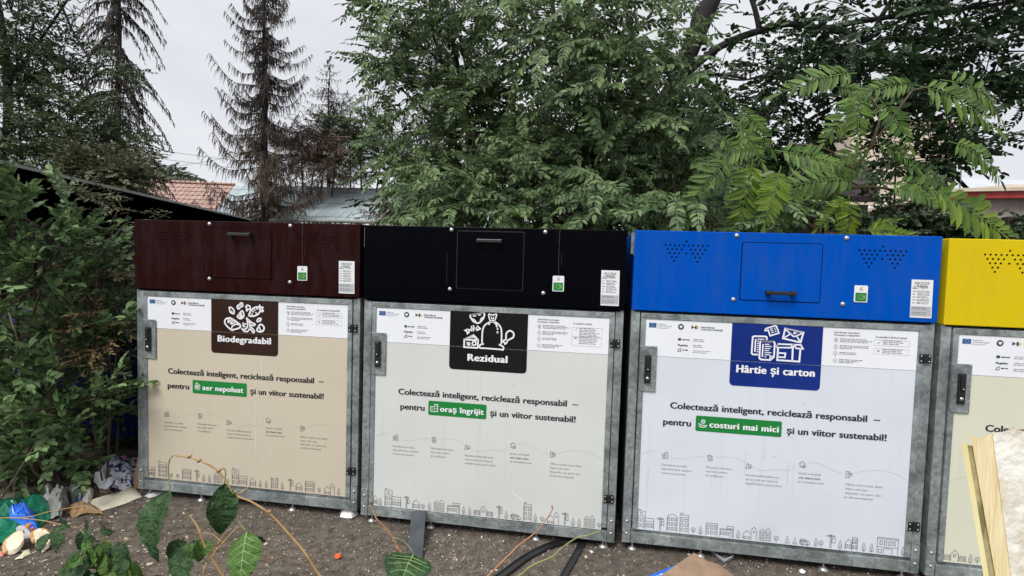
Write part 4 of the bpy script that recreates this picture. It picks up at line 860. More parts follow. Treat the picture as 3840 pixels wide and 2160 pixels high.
# --- trees behind the shed on the left
T_lf = [spray(10, .38, .095, .05) for _ in range(5)]
t = shrub('broadleaf_tree', 'leafy green tree behind the dark shed at the left edge', 'tree', [(60, 90, 120, 110, 8, 1, 1.1), (150, 330, 150, 130, 8, 1, 1.4), (60, 520, 120, 110, 7.6, 1, 1.4), (280, 420, 90, 110, 8.2, 1, .9), (240, 180, 90, 90, 8.4, 1, .45), (340, 560, 90, 90, 8, .8, 1.1), (190, 570, 120, 70, 7.6, .8, 1.3), (330, 230, 70, 60, 8.6, .8, .3), (20, 260, 70, 70, 8, .8, .9), (390, 600, 70, 40, 8.2, .6, .8)], 28, .8, .1, leafmat('grey_green_leaf', (.028, .052, .024), (.12, .165, .075)), T_lf, bark='bark', rad=.009)
tw = MB(); limbs(tw, [([(20, 900), (0, 620), (30, 480), (20, 200), (-20, -50)], .13, .07), ([(20, 480), (100, 475), (200, 500)], .05, .02), ([(30, 300), (150, 150), (280, -40)], .04, .02), ([(100, 140), (250, 290), (330, 330)], .03, .015), ([(0, 100), (160, 60), (330, 120)], .02, .01), ([(230, 20), (290, 150), (360, 260)], .03, .01)], 8, 7)
for _ in range(70):
    a = rng.uniform(60, 420); b_ = rng.uniform(-20, 320); p = atY(a, b_, rng.uniform(7.6, 8.8)); d = np.array([rng.normal(0, .5), rng.normal(0, .2), rng.normal(-.1, .5)]); q = p + d * .7
    tw.tube([p, (p + q) / 2 + rng.normal(0, .04, 3), q, q + (d + rng.normal(0, .3, 3)) * .4], [.012, .009, .006, .003], 4, cap=False)
tw.build('trunk', ML['bark'], t, smooth=True)
shrub('climbing_shrub', 'pale olive creeper growing over the upper edge of the shed roof', 'shrub', [(480, 680, 60, 22, 6.6, .3), (420, 640, 80, 26, 6.6, .4), (370, 620, 60, 20, 6.4, .3, .6)], 34, .4, .06, 'olive', T_sh, rad=.005, stems=1)

# --- shrubs left of the containers
T_pr = [spray(11, .22, .064, .031, fan=55) for _ in range(6)]
SH = dict(droop=-.05, rad=.004, toward=-.2, side=.3, down=-.35)
shrub('leafy_shrub', 'large glossy green shrub filling the left edge in front of the shed', 'shrub', [(40, 940, 80, 110, -.1, .3, 1.3), (10, 1150, 60, 130, -.1, .3, .9), (130, 1060, 80, 80, .05, .3, 1.0), (110, 850, 50, 60, .1, .25, .6), (250, 860, 12, 30, .2, .1, .15), (10, 780, 30, 30, .1, .25, .4), (150, 1230, 80, 50, -.05, .25, .7), (80, 1330, 60, 40, -.1, .25, .6)], 14, .30, .045, 'bush', T_pr, **SH)
shrub('leafy_shrub', 'lower green shrub leaning against the brown topped container', 'shrub', [(265, 1340, 50, 30, .0, .2, .6), (270, 1560, 50, 30, .0, .15, .8), (250, 1520, 70, 30, -.1, .2, .6), (360, 1690, 30, 20, -.02, .12, .35), (140, 1480, 80, 60, .1, .2, .8), (100, 1640, 80, 40, .1, .2, .6), (280, 1700, 70, 25, .1, .2, .5), (20, 1480, 40, 70, .1, .2, .6)], 12, .26, .045, 'bush', T_pr, **SH)
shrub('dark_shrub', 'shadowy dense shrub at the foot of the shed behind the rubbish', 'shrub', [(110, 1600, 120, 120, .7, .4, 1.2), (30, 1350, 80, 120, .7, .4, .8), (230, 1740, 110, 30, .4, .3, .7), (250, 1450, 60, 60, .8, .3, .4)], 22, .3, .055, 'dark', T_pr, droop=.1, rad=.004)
shrub('withered_climber', 'half dry brown and olive climber hanging between shed and brown topped container', 'plant', [(440, 790, 50, 50, .3, .15, .8), (450, 950, 30, 50, .25, .15, .7), (450, 1150, 40, 90, .2, .15, 1), (370, 1080, 40, 60, .2, .2, .5), (430, 1320, 35, 60, .15, .15, .5), (330, 720, 40, 20, .3, .2, .3)], 11, .18, .045, 'olive', [spray(7, .13, .038, .013) for _ in range(4)], droop=.5, rad=.002)
shrub('dry_weed', 'rust brown dry weed beside the lower left corner post', 'plant', [(390, 1230, 30, 70, .05, .1, 1), (440, 1300, 25, 50, .05, .1, .7), (365, 1010, 10, 40, .1, .05, .4)], 12, .14, .045, 'dry', [spray(7, .11, .032, .013) for _ in range(4)], droop=.5, rad=.002)
# dry canes
tw = MB(); tw.tube([atY(95, 1760, .0), atY(85, 1600, -.1), atY(75, 1400, -.15), atY(60, 1260, -.18), atY(30, 1160, -.2)], [.008, .008, .007, .006, .004], 7)
tag(tw.build('dry_cane', M('dry_cane', (.42, .29, .13), (.6, .45, .24), scale=30, rough=.7), smooth=True), 'upright straw coloured dry cane in the left shrub', 'cane')
tw = MB(); tw.tube([atY(-10, 1890, -.55), atY(50, 1800, -.5), atY(132, 1665, -.45)], [.005, .005, .003], 6)
tag(tw.build('dry_cane', ML['twig'], smooth=True), 'thin leaning dry cane over the rubbish at the left edge', 'cane')

# ================================================================ buildings, wires
mtile = M('clay_tiles', (.28, .13, .09), (.50, .27, .20), scale=14, rough=.8, bump=.2)
N_, L_, p_ = nodes(mtile); tc_ = N_.new('ShaderNodeTexCoord'); bk = N_.new('ShaderNodeTexBrick'); bk.inputs['Scale'].default_value = 1
bk.inputs['Brick Width'].default_value = .24; bk.inputs['Row Height'].default_value = .22; bk.inputs['Mortar Size'].default_value = .022; bk.inputs['Color1'].default_value = (.45, .30, .255, 1); bk.inputs['Color2'].default_value = (.37, .235, .20, 1); bk.inputs['Mortar'].default_value = (.10, .045, .035, 1)
sx = N_.new('ShaderNodeSeparateXYZ'); cx_ = N_.new('ShaderNodeCombineXYZ'); L_(tc_.outputs['Object'], sx.inputs[0]); L_(sx.outputs[0], cx_.inputs[0]); L_(sx.outputs[2], cx_.inputs[1]); L_(cx_.outputs[0], bk.inputs['Vector']); L_(bk.outputs[0], p_.inputs['Base Color'])
mroof = M('weathered_sheet_metal', (.34, .41, .43), (.50, .57, .60), scale=1.2, rough=.45, metal=.2, stretch=(3, 1, .6))
N_, L_, p_ = nodes(mroof); tc_ = N_.new('ShaderNodeTexCoord'); bk = N_.new('ShaderNodeTexBrick'); bk.inputs['Brick Width'].default_value = .9; bk.inputs['Row Height'].default_value = .62; bk.inputs['Mortar Size'].default_value = .014
bk.inputs['Color1'].default_value = (.9, .9, .9, 1); bk.inputs['Color2'].default_value = (1, 1, 1, 1); bk.inputs['Mortar'].default_value = (.42, .40, .38, 1); bk.inputs['Scale'].default_value = 1
sx = N_.new('ShaderNodeSeparateXYZ'); cx_ = N_.new('ShaderNodeCombineXYZ'); L_(tc_.outputs['Object'], sx.inputs[0]); L_(sx.outputs[0], cx_.inputs[0]); L_(sx.outputs[2], cx_.inputs[1]); L_(cx_.outputs[0], bk.inputs['Vector'])
mu = N_.new('ShaderNodeMixRGB'); mu.blend_type = 'MULTIPLY'; mu.inputs[0].default_value = 1; L_(p_.inputs['Base Color'].links[0].from_socket, mu.inputs[1]); L_(bk.outputs[0], mu.inputs[2]); L_(mu.outputs[0], p_.inputs['Base Color'])
mcream = M('cream_render', (.50, .42, .33), (.66, .57, .46), scale=1.5, rough=.9)
mgreyr = M('stained_grey_render', (.26, .22, .20), (.44, .38, .35), scale=2, rough=.9, stretch=(1, 1, .5))
mred = M('red_trim', (.33, .02, .025), (.5, .05, .05), scale=3, rough=.5)
mdark = M('dark_boards', (.012, .005, .004), (.030, .014, .011), scale=3, rough=.8, stretch=(6, 6, .5), bump=.4, bscale=8)
mblk = M('dark_roof_and_shade', (.002, .0025, .003), rough=1, c2=(.004, .005, .006), scale=2, spec=0)  # near-black: the deep shade below the shed roof is put into this colour
medge = M('roof_edge_metal', (.16, .19, .17), (.28, .31, .28), scale=3, rough=.5)
def P3(px, py, D): return atD(px, py, D)
def quadslab(mb, pts, th): mb.slab(pts, (0, 0, -th)); return mb
# tiled house + metal hip roof
A, B_, C_, D_ = P3(470, 676, 24), P3(880, 696, 24), P3(880, 860, 20.5), P3(380, 860, 20.5)
h = empty('tiled_house', (float(A[0]), float(A[1]), GZ), 'low house with faded red clay tile roof behind the shed', 'house')
mb = MB(); quadslab(mb, [A, B_, C_, D_], .12); mb.build('roof', mtile, h)
mb = MB(); mb.box(D_[0] + .4, C_[0] - .2, C_[1] + .5, C_[1] + 5, GZ, min(C_[2], D_[2]) - .25); mb.build('wall', mcream, h)
mb = MB(); mb.tube([A + (0, 0, .05), B_ + (0, 0, .05)], .07, 8); mb.build('ridge', mtile, h)
A, B_ = P3(1022, 698, 22), P3(1800, 722, 22); C_, D_, E_ = P3(1800, 836, 19), P3(1168, 822, 19), P3(790, 822, 19.5)
h = empty('metal_roof_house', (float(D_[0]), float(D_[1]), GZ), 'long low house with weathered blue grey metal hip roof', 'house')
mb = MB(); quadslab(mb, [A, B_, C_, D_], .06); mb.build('roof', mroof, h)
mb = MB(); quadslab(mb, [A, D_, E_, P3(880, 696, 22)], .05); mb.build('hip', mroof, h)
mb = MB(); mb.tube([A, D_], .04, 6); mb.tube([A, B_], .04, 6); mb.build('ridge_cap', mroof, h)
mb = MB(); mb.tube([E_ + (0, -.06, -.06), D_ + (0, -.06, -.06), C_ + (0, -.06, -.06)], .07, 8); mb.build('gutter', medge, h)
mb = MB(); mb.box(E_[0] + .4, C_[0] - .4, D_[1] + .8, D_[1] + 5, GZ, D_[2] - .2); mb.build('wall', mcream, h)
mb = MB(); q = P3(1392, 850, 19.2); mb.tube([(q[0], q[1], GZ), (q[0], q[1], D_[2] - .1)], .05, 8); mb.build('downpipe', MT['label'], h)
# cottage behind the old tree
A, B_, C_, D_ = P3(2500, 560, 12), P3(3240, 600, 12), P3(3300, 735, 10), P3(2400, 745, 10)
h = empty('dark_cottage', (float(D_[0]), float(D_[1]), GZ), 'cottage with broken brown tile roof hidden behind the old tree', 'house')
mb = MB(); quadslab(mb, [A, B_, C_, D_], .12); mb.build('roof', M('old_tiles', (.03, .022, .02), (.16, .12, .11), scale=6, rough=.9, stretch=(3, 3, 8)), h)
mb = MB(); mb.box(D_[0] + .3, C_[0] - .3, D_[1] + .5, D_[1] + 3, GZ, C_[2] - .2); mb.build('wall', M('dark_plaster', (.05, .045, .04), (.09, .08, .07), scale=2, rough=.9), h)  # dark grey-brown plaster colour for the cottage wall
mb = MB(); q = P3(3090, 860, 9.4); mb.box(q[0] - .12, q[0] + .12, q[1], q[1] + .25, GZ, C_[2] - .15); mb.build('pillar', M('grey_concrete', (.16, .15, .14), (.24, .23, .22), scale=6, rough=.9), h)
# little tiled canopy
A, B_, C_, D_ = P3(3090, 835, 8.6), P3(3330, 835, 8.6), P3(3330, 900, 7.8), P3(3090, 900, 7.8)
h = empty('tiled_canopy', (float(D_[0]), float(D_[1]), GZ), 'small pinkish tiled canopy just above the blue container', 'canopy')
mb = MB(); quadslab(mb, [A, B_, C_, D_], .05); mb.build('roof', mtile, h)
mb = MB(); 
for p in (A, B_, C_, D_): mb = MB(); mb.tube([(p[0], p[1], GZ), (p[0], p[1], p[2] - .04)], .04, 6); mb.build('post', ML['bark'], h)
# cream block
q0 = P3(3200, 470, 24); q1 = P3(3545, 470, 24); z1 = q0[2]
h = empty('cream_building', (float(q0[0]), float(q0[1]), GZ), 'tall cream rendered building glimpsed through the tree of heaven', 'building')
mb = MB(); mb.box(q0[0], q1[0], q0[1], q0[1] + 6, GZ, z1); mb.build('wall', mcream, h)
mb = MB(); mb.box(q0[0] - .2, q1[0] + .2, q0[1] - .2, q0[1] + 6.2, z1 + .003, z1 + .25); mb.build('cornice', mcream, h)
mb = MB(); mb.box(q1[0] - 1.9, q1[0] - 1.0, q0[1] - .03, q0[1] - .003, z1 - 3.0, z1 - 1.7); mb.build('window', MT['black'], h)
# red trimmed house: low gable facing us
L0, L1, L2 = P3(3190, 815, 13), P3(3560, 722, 13), P3(4300, 726, 13)
Y0 = L0[1]; h = empty('red_trimmed_house', (float(L1[0]), float(L1[1]), GZ), 'beige house with dark red roof trim behind the yellow container', 'house')
G = lambda p: (p[0], p[2])
l0, l1, l2 = G(L0), G(L1), G(L2)
mb = MB(); mb.prism([(l0[0], GZ), (l2[0], GZ), (l2[0], l2[1] - .1), (l1[0], l1[1] - .1), (l0[0], l0[1] - .1)], L1[1] + .25, L1[1] + 6); mb.build('wall', mgreyr, h)
mb = MB(); mb.prism([(l0[0] - .1, l0[1] - .16), (l1[0], l1[1] - .16), (l2[0], l2[1] - .16), l2, l1, (l0[0] - .1, l0[1])], L1[1] - .05, L1[1] + .05); mb.build('red_fascia', mred, h)
mb = MB(); mb.prism([(l0[0] - .1, l0[1] + .003), (l1[0], l1[1] + .003), (l2[0], l2[1] + .003), (l2[0], l2[1] + .09), (l1[0], l1[1] + .09), (l0[0] - .1, l0[1] + .09)], L1[1] - .15, L1[1] + 6); mb.build('roof', mcream, h)
q = P3(3700, 730, 13); mb = MB(); mb.prism([(q[0] - .9, l1[1] + .095), (q[0] + 4, l1[1] + .095), (q[0] + 4, l1[1] + .25), (q[0] + .6, l1[1] + .27)], L1[1] + .3, L1[1] + 2); mb.build('parapet', mcream, h)
q = P3(3770, 860, 12.9); mb = MB(); mb.box(q[0], q[0] + 4, L1[1] - .02, L1[1] + .22, GZ, q[2] + .32); mb.build('porch_shade_block', M('opening_shade', (.02, .014, .012), (.045, .03, .025), scale=4, rough=.9), h)  # solid dark block, coloured as the shade inside the porch
# far pale roof and mast
A, B_, C_, D_ = P3(3600, 668, 26), P3(4200, 688, 26), P3(4200, 735, 22), P3(3660, 730, 22)
h = empty('pale_roofed_house', (float(D_[0]), float(D_[1]), GZ), 'house with pale grey metal roof at the right edge', 'house')
mb = MB(); quadslab(mb, [A, B_, C_, D_], .08); mb.build('roof', M('pale_sheet_metal', (.50, .54, .60), (.60, .64, .70), scale=2, rough=.4), h)
mb = MB(); mb.slab([A + (-.02, 0, 0), D_ + (-.02, 0, 0), P3(3720, 735, 22), ], (0, .2, -.1)); mb.build('verge', mblk, h)
mb = MB(); mb.box(D_[0] + .2, C_[0], D_[1] + .4, D_[1] + 3, GZ, D_[2] - .1); mb.build('wall', mgreyr, h)
q = P3(3608, 580, 20); mb = MB(); mb.tube([(q[0], q[1], GZ), tuple(q)], .03, 6)
t = empty('mast', (float(q[0]), float(q[1]), GZ), 'thin pole with a small dark box near its top by the pale roof', 'pole'); mb.build('pole', MT['inkg'], t)
mb = MB(); mb.box(q[0], q[0] + .2, q[1] - .1, q[1] + .1, q[2] - .22, q[2]); mb.build('junction_box', MT['black'], t)
# overhead wires
for lab, a, b_ in (('uppermost overhead wire crossing the gap of sky', (300, 515), (1500, 655)), ('second overhead wire just above the far trees', (300, 548), (1500, 680)), ('lowest overhead wire passing close to the tiled roof', (300, 590), (1500, 800)), ('faint overhead wire slanting the other way', (500, 640), (1100, 530))):
    p, q = P3(*a, 30 if 'faint' in lab else 26), P3(*b_, 30 if 'faint' in lab else 26); mb = MB(); pts = [p + (q - p) * i / 12 - np.array([0, 0, .25 * 4 * (i / 12) * (1 - i / 12)]) for i in range(13)]
    mb.tube(pts, .012, 5); tag(mb.build('overhead_wire', MT['inkg']), lab, 'wire', 'overhead wires')
# shed
r0, r1 = P3(-260, 548, 5.0), P3(940, 824, 13.5); r1 = np.array([r1[0], r1[1], r1[2]]); 
h = empty('shed', (float(r0[0]), float(r0[1]), GZ), 'dark boarded shed with black sloping roof edge at the left', 'shed')
back = np.array([-4.0, 3.0, -.45])
mb = MB(); mb.slab([r0, r1, r1 + back, r0 + back], (0, 0, -.04)); mb.build('roof', mblk, h)
mb = MB(); mb.slab([r0 + (.004, -.004, .02), r1 + (.004, -.004, .02), r1 + (.004, -.004, -.02), r0 + (.004, -.004, -.02)], (.03, -.02, 0)); mb.build('roof_edge', medge, h)
inn = np.array([-1.7, 1.3, 0]); s0, s1 = r0 + inn, r0 + inn + (r1 - r0) * 1.35
mb = MB(); mb.slab([(s0[0], s0[1], GZ), (s1[0], s1[1], GZ), (s1[0], s1[1], s1[2] - .27), (s0[0], s0[1], s0[2] - .27)], (-.06, .05, 0)); mb.build('wall', mdark, h)
mb = MB(); mb.slab([r0 + inn + (.1, -.1, -.24), s1 + (.1, -.1, -.24), s1 + (.1, -.1, -.55), r0 + inn + (.1, -.1, -.55)], (-.03, .03, 0)); mb.build('eaves_shade_strip', mblk, h)  # black strip painted in as the open shade under the roof
# wall battens
dv = (s1 - s0); Lw = np.linalg.norm(dv[:2])
for k in range(14):
    f = .02 + .05 * k; p = s0 + dv * f; mb = MB(); mb.box(p[0], p[0] + .05, p[1] - .05, p[1] - .01, GZ, p[2] - .45); mb.build('batten', mdark, h)
# wires in front of the shed
for lab, a, b_, r_ in (('upper strand of barbed wire left of the brown topped container', (230, 825), (525, 862), .0018), ('middle strand of barbed wire left of the brown topped container', (220, 880), (525, 905), .0018), ('dark cable sloping up to the brown topped container', (280, 1040), (525, 1018), .004), ('low sagging wire near the blue tarpaulin', (270, 1215), (525, 1220), .002)):
    p, q = atY(*a, .35), atY(*b_, .30); mb = MB(); pts = [p + (q - p) * i / 8 - np.array([0, 0, .02 * 4 * (i / 8) * (1 - i / 8)]) for i in range(9)]; mb.tube(pts, r_, 5)
    if 'barbed' in lab:
        for k in range(1, 8): c = pts[k]; mb.tube([c + (-.006, 0, -.012), c + (.006, 0, .014)], .0012, 4); mb.tube([c + (.004, .008, -.012), c + (-.004, -.008, .012)], .0012, 4)
    tag(mb.build('wire_strand', MT['inkg'] if r_ < .003 else MT['black']), lab, 'wire', 'wires beside the shed')
# blue tarpaulin-covered container
q = atY(520, 1500, .45); x1 = q[0]
t = empty('blue_skip', (float(x1 - 1), .5, GZ), 'deep blue waste skip hidden in the shrubs left of the containers', 'skip')
mbl = M('deep_blue_paint', (.003, .008, .055), (.006, .018, .11), scale=4, rough=.7, spec=.1)
zt = atY(420, 1235, .5)[2]
mb = MB(); mb.add([(x1 - 2.3, .62, GZ + .1), (x1 + .15, .62, GZ + .1), (x1 + .15, 1.6, GZ + .1), (x1 - 2.3, 1.6, GZ + .1), (x1 - 2.5, .50, zt), (x1 + .15, .50, zt), (x1 + .15, 1.7, zt), (x1 - 2.5, 1.7, zt)], [(0, 3, 2, 1), (0, 1, 5, 4), (1, 2, 6, 5), (2, 3, 7, 6), (3, 0, 4, 7), (4, 5, 6, 7)]); mb.build('tub', mbl, t, bevel=.02)
mb = MB(); mb.box(x1 - 2.52, x1 + .17, .455, .495, zt - .07, zt + .01); mb.build('rim', mbl, t, bevel=.01)
for k in range(6): x = x1 - 2.2 + k * .42; mb = MB(); mb.add([(x, .595, GZ + .12), (x + .05, .595, GZ + .12), (x + .05, .47, zt - .08), (x, .47, zt - .08), (x, .64, GZ + .12), (x + .05, .64, GZ + .12), (x + .05, .52, zt - .08), (x, .52, zt - .08)], [(0, 1, 2, 3), (0, 3, 7, 4), (1, 5, 6, 2), (0, 4, 5, 1)]); mb.build('rib', mbl, t)

# ================================================================ rubbish and small things on the ground
def crumple(name, outline, amp, h, mat, label, cat, seed=0, n=16, thick=.0, base=None, fq=9, group=None):
    """wrinkled sheet filling an outline given as ground points (x,y); h lifts its middle"""
    P = np.array(outline)[:, :2]; c = P.mean(0); V = []; F = []; m = 7
    K = []
    for i in range(len(P)):
        a, b_ = P[i], P[(i + 1) % len(P)]
        for k in range(4): K.append(a + (b_ - a) * k / 4)
    N = len(K)
    for j in range(m + 1):
        f = j / m
        for i in range(N):
            p = c + (K[i] - c) * f; jit = mnoise.noise((p[0] * 14, p[1] * 14, seed)) * .03 * (f > .9)
            p = p + (p - c) * jit * 3
            z = (1 - f * f) * h + abs(mnoise.noise((p[0] * fq, p[1] * fq, seed + 3))) * amp * 2 + abs(mnoise.noise((p[0] * fq * 3, p[1] * fq * 3, seed + 9))) * amp * .8
            V.append((p[0], p[1], gheight(p[0], p[1]) + .003 + z * (1 if f < 1 else .45)))
    for j in range(m):
        for i in range(N): F.append((j * N + i, j * N + (i + 1) % N, (j + 1) * N + (i + 1) % N, (j + 1) * N + i))
    mb = MB(); mb.v = [tuple(map(float, v)) for v in V]; mb.f = F
    o = mb.build(name, mat, smooth=False); mo = o.modifiers.new('thickness', 'SOLIDIFY'); mo.thickness = .0015
    return tag(o, label, cat, group)
def gp(px, py, z=None): 
    p = atZ(px, py, GZ if z is None else z); return (float(p[0]), float(p[1]))
def gpoly(*pts, z=None): return [gp(a, b_, z) for a, b_ in pts]
def film(name, c, alpha=.5, rough=.25):
    m = M(name, c, tuple(x * .7 for x in c), scale=20, rough=rough); N_, L_, p_ = nodes(m)
    t = N_.new('ShaderNodeBsdfTransparent'); x = N_.new('ShaderNodeMixShader'); x.inputs[0].default_value = alpha; L_(t.outputs[0], x.inputs[1]); L_(p_.outputs[0], x.inputs[2]); L_(x.outputs[0], N_['Material Output'].inputs[0]); return m
crumple('plastic_bag', gpoly((-60, 1890), (60, 1870), (130, 1860), (200, 1895), (190, 1950), (120, 2010), (40, 2050), (-60, 2040)), .03, .03, M('green_film', (.01, .16, .09), (.03, .30, .17), scale=9, rough=.3, trans=.3), 'crumpled translucent green plastic bag at the left edge', 'bag', 1)
crumple('snack_wrapper', gpoly((35, 1935), (80, 1920), (145, 1955), (140, 2000), (60, 1990), (30, 1975)), .07, .06, M('blue_wrapper', (.005, .07, .55), (.03, .20, .75), scale=14, rough=.25), 'shiny bright blue crumpled wrapper lying on the green bag', 'wrapper', 2)
mb = MB(); q = atZ(120, 1965, GZ + .12)
for a, b_, s_ in ((0, 0, .014), (.03, -.01, .010), (.015, .012, .008)): mb.dome(q[0] + a, q[2] + b_, s_, q[1] - .02, .006, 7)
tag(mb.build('snack_scrap', M('orange_red_print', (.5, .10, .03), (.7, .35, .08), scale=40, rough=.4)), 'small orange and red printed scrap on the blue wrapper', 'scrap')
crumple('plastic_film', gpoly((180, 1890), (215, 1860), (250, 1870), (262, 1900), (230, 1950), (190, 1950)), .05, .05, film('clear_grey_film', (.42, .42, .40), .75), 'crumpled greyish clear film in the middle of the rubbish', 'film', 3)
crumple('plastic_film', gpoly((240, 1850), (290, 1835), (300, 1880), (270, 1900)), .04, .05, film('grey_film', (.25, .26, .25), .85), 'dull grey plastic film behind the paper sheets', 'film', 4)
crumple('plastic_bag', gpoly((288, 1835), (303, 1833), (308, 1890), (292, 1890)), .02, .06, M('blue_plastic', (.005, .02, .10), (.01, .05, .2), scale=9, rough=.4), 'narrow dark blue plastic bag standing among the rubbish', 'bag', 5)
crumple('paper_piece', gpoly((300, 1890), (320, 1848), (352, 1840), (350, 1870), (330, 1893)), .015, .03, M('printed_paper', (.40, .38, .34), (.6, .57, .5), scale=30, rough=.8), 'cream printed paper scrap beside the dark blue bag', 'paper', 6)
crumple('packing_paper', gpoly((235, 1915), (300, 1893), (345, 1898), (385, 1935), (330, 1930), (270, 1945)), .03, .03, M('brown_paper', (.26, .16, .08), (.45, .30, .16), scale=12, rough=.85), 'crumpled tan packing paper left of the cream sheet', 'paper', 7)
crumple('cream_sheet', gpoly((330, 1880), (430, 1855), (500, 1822), (532, 1865), (470, 1890), (375, 1920)), .006, .02, M('cream_card', (.72, .66, .50), (.82, .78, .64), scale=6, rough=.7), 'long cream cardboard sheet pointing at the brown topped container', 'cardboard', 8)
crumple('paper_piece', gpoly((370, 1830), (420, 1845), (400, 1855), (372, 1852)), .006, .02, M('brown_card', (.13, .08, .06), (.2, .14, .11), scale=10, rough=.8), 'small dark brown card piece behind the cream sheet', 'paper', 9)
mp_ = M('patterned_bag', (.02, .015, .16), (.66, .66, .72), scale=26, rough=.4, lo=.47, hi=.5)
p_ = [atZ(*a, GZ + .0)[:2] for a in ((400, 1850), (515, 1835))]
crumple('carrier_bag', gpoly((345, 1790), (400, 1755), (470, 1740), (525, 1745), (520, 1830), (440, 1850), (390, 1840)), .06, .09, mp_, 'crumpled purple and white patterned carrier bag beside the corner post', 'bag', 10)
crumple('white_film', gpoly((350, 1830), (385, 1790), (420, 1800), (430, 1835), (390, 1850)), .05, .05, M('white_film', (.60, .62, .66), (.78, .80, .83), scale=16, rough=.4), 'crumpled white plastic film beside the patterned carrier bag', 'film', 31)
crumple('white_film', gpoly((150, 1880), (175, 1850), (200, 1858), (190, 1885)), .04, .04, M('dull_white_film', (.42, .42, .42), (.62, .62, .62), scale=16, rough=.5), 'small dull white film tuft behind the green bag', 'film', 32)
crumple('pink_scrap', gpoly((445, 1782), (475, 1765), (490, 1772), (468, 1792)), .02, .12, M('pink_plastic', (.55, .08, .16), (.7, .3, .36), scale=30, rough=.4), 'small pink scrap on the patterned carrier bag', 'scrap', 11)
crumple('cardboard_piece', [(-1.66, .10), (-1.57, .10), (-1.55, .2), (-1.68, .2)], .01, .30, M('tan_cardboard', (.30, .17, .08), (.42, .26, .14), scale=8, rough=.85), 'tan cardboard flap poking up beside the left post', 'cardboard', 12)
crumple('paper_sheet', gpoly((542, 1862), (560, 1842), (620, 1845), (585, 1862), (560, 1868)), .008, .012, M('white_paper', (.62, .64, .68), (.72, .73, .75), scale=9, rough=.7), 'white paper sheet sticking out under the brown topped container', 'paper', 13)
crumple('tissue', gpoly((1272, 1940), (1285, 1912), (1325, 1912), (1345, 1932), (1320, 1950)), .022, .035, M('white_tissue', (.62, .60, .60), (.75, .74, .74), scale=20, rough=.9), 'crumpled white tissue under the right corner of the brown topped container', 'tissue', 14)
crumple('plastic_bag', gpoly((50, 2000), (90, 1990), (130, 2000), (125, 2020), (60, 2025)), .015, .04, M('pale_grey_bag', (.34, .32, .33), (.46, .44, .44), scale=30, rough=.5), 'pale mauve grey stuffed bag below the blue wrapper', 'bag', 15)
def bread(pts, h, label):
    root_p = gp(*pts[0]); t = empty('bread_slice', (root_p[0], root_p[1], GZ), label, 'bread', 'stale bread pieces')
    P = [gp(*p) for p in pts]; c = np.mean(P, 0); P = smooth2(P + [P[0]], 3)[:-1]; P = [p + (p - c) * .18 * mnoise.noise((p[0] * 40, p[1] * 40, 1)) for p in P]
    tilt = lambda x, y: GZ + .006 + (y - min(q[1] for q in P)) * .45
    mb = MB(); n = len(P); mb.add([(p[0], p[1], tilt(*p)) for p in P] + [(p[0] * .94 + c[0] * .06, p[1] * .94 + c[1] * .06, tilt(*p) + h + .006 * mnoise.noise((p[0] * 60, p[1] * 60, 2))) for p in P] + [(c[0], c[1], tilt(*c) + h * .8)], [(i, (i + 1) % n, (i + 1) % n + n, i + n) for i in range(n)] + [(i + n, (i + 1) % n + n, 2 * n) for i in range(n)])
    mb.build('crumb', M('bread_crumb', (.60, .50, .34), (.76, .70, .56), scale=16, rough=.9, bump=.5, bscale=60), t)
    mb = MB(); k = n // 2; mb.tube([(p[0], p[1], tilt(*p) + h * .4) for p in P[:k]], h * .6, 6); mb.build('crust', M('bread_crust', (.42, .22, .09), (.60, .38, .17), scale=20, rough=.8), t, smooth=True)
bread([(25, 2085), (22, 2060), (60, 2042), (90, 2045), (85, 2070), (55, 2085)], .022, 'golden crusted chunk of stale bread, the leftmost one')
bread([(130, 2055), (128, 2035), (160, 2030), (190, 2045), (185, 2068), (150, 2075)], .022, 'pale torn chunk of bread right of the golden one')
crumple('bread_crumbs', gpoly((55, 2105), (85, 2080), (110, 2065), (118, 2080), (85, 2100)), .012, .008, M('soft_crumb', (.55, .50, .36), (.7, .66, .5), scale=20, rough=.9), 'torn pale strip of dough between the bread chunks', 'bread', 17)
crumple('red_scrap', gpoly((-20, 2078), (15, 2068), (28, 2076), (10, 2090), (-20, 2090)), .008, .006, M('red_plastic', (.5, .12, .08), (.6, .25, .2), scale=20, rough=.5), 'reddish orange scrap at the bottom left corner', 'scrap', 18)
crumple('orange_peel', gpoly((1252, 2092), (1262, 2082), (1278, 2084), (1282, 2094), (1268, 2100)), .012, .008, M('orange_peel', (.65, .10, .02), (.75, .20, .04), scale=20, rough=.5), 'bright orange red peel scrap on the bare ground', 'peel', 19, fq=40)
crumple('white_scrap', gpoly((2996, 2140), (3006, 2136), (3022, 2144), (3016, 2152), (3000, 2150)), .006, .004, MT['label'], 'tiny white scrap under the front of the blue topped container', 'scrap', 20, fq=40)
crumple('white_scrap', gpoly((2212, 2068), (2220, 2066), (2226, 2074), (2216, 2077)), .004, .003, MT['label'], 'tiny white scrap right of the black rubber strips', 'scrap', 21, fq=40)
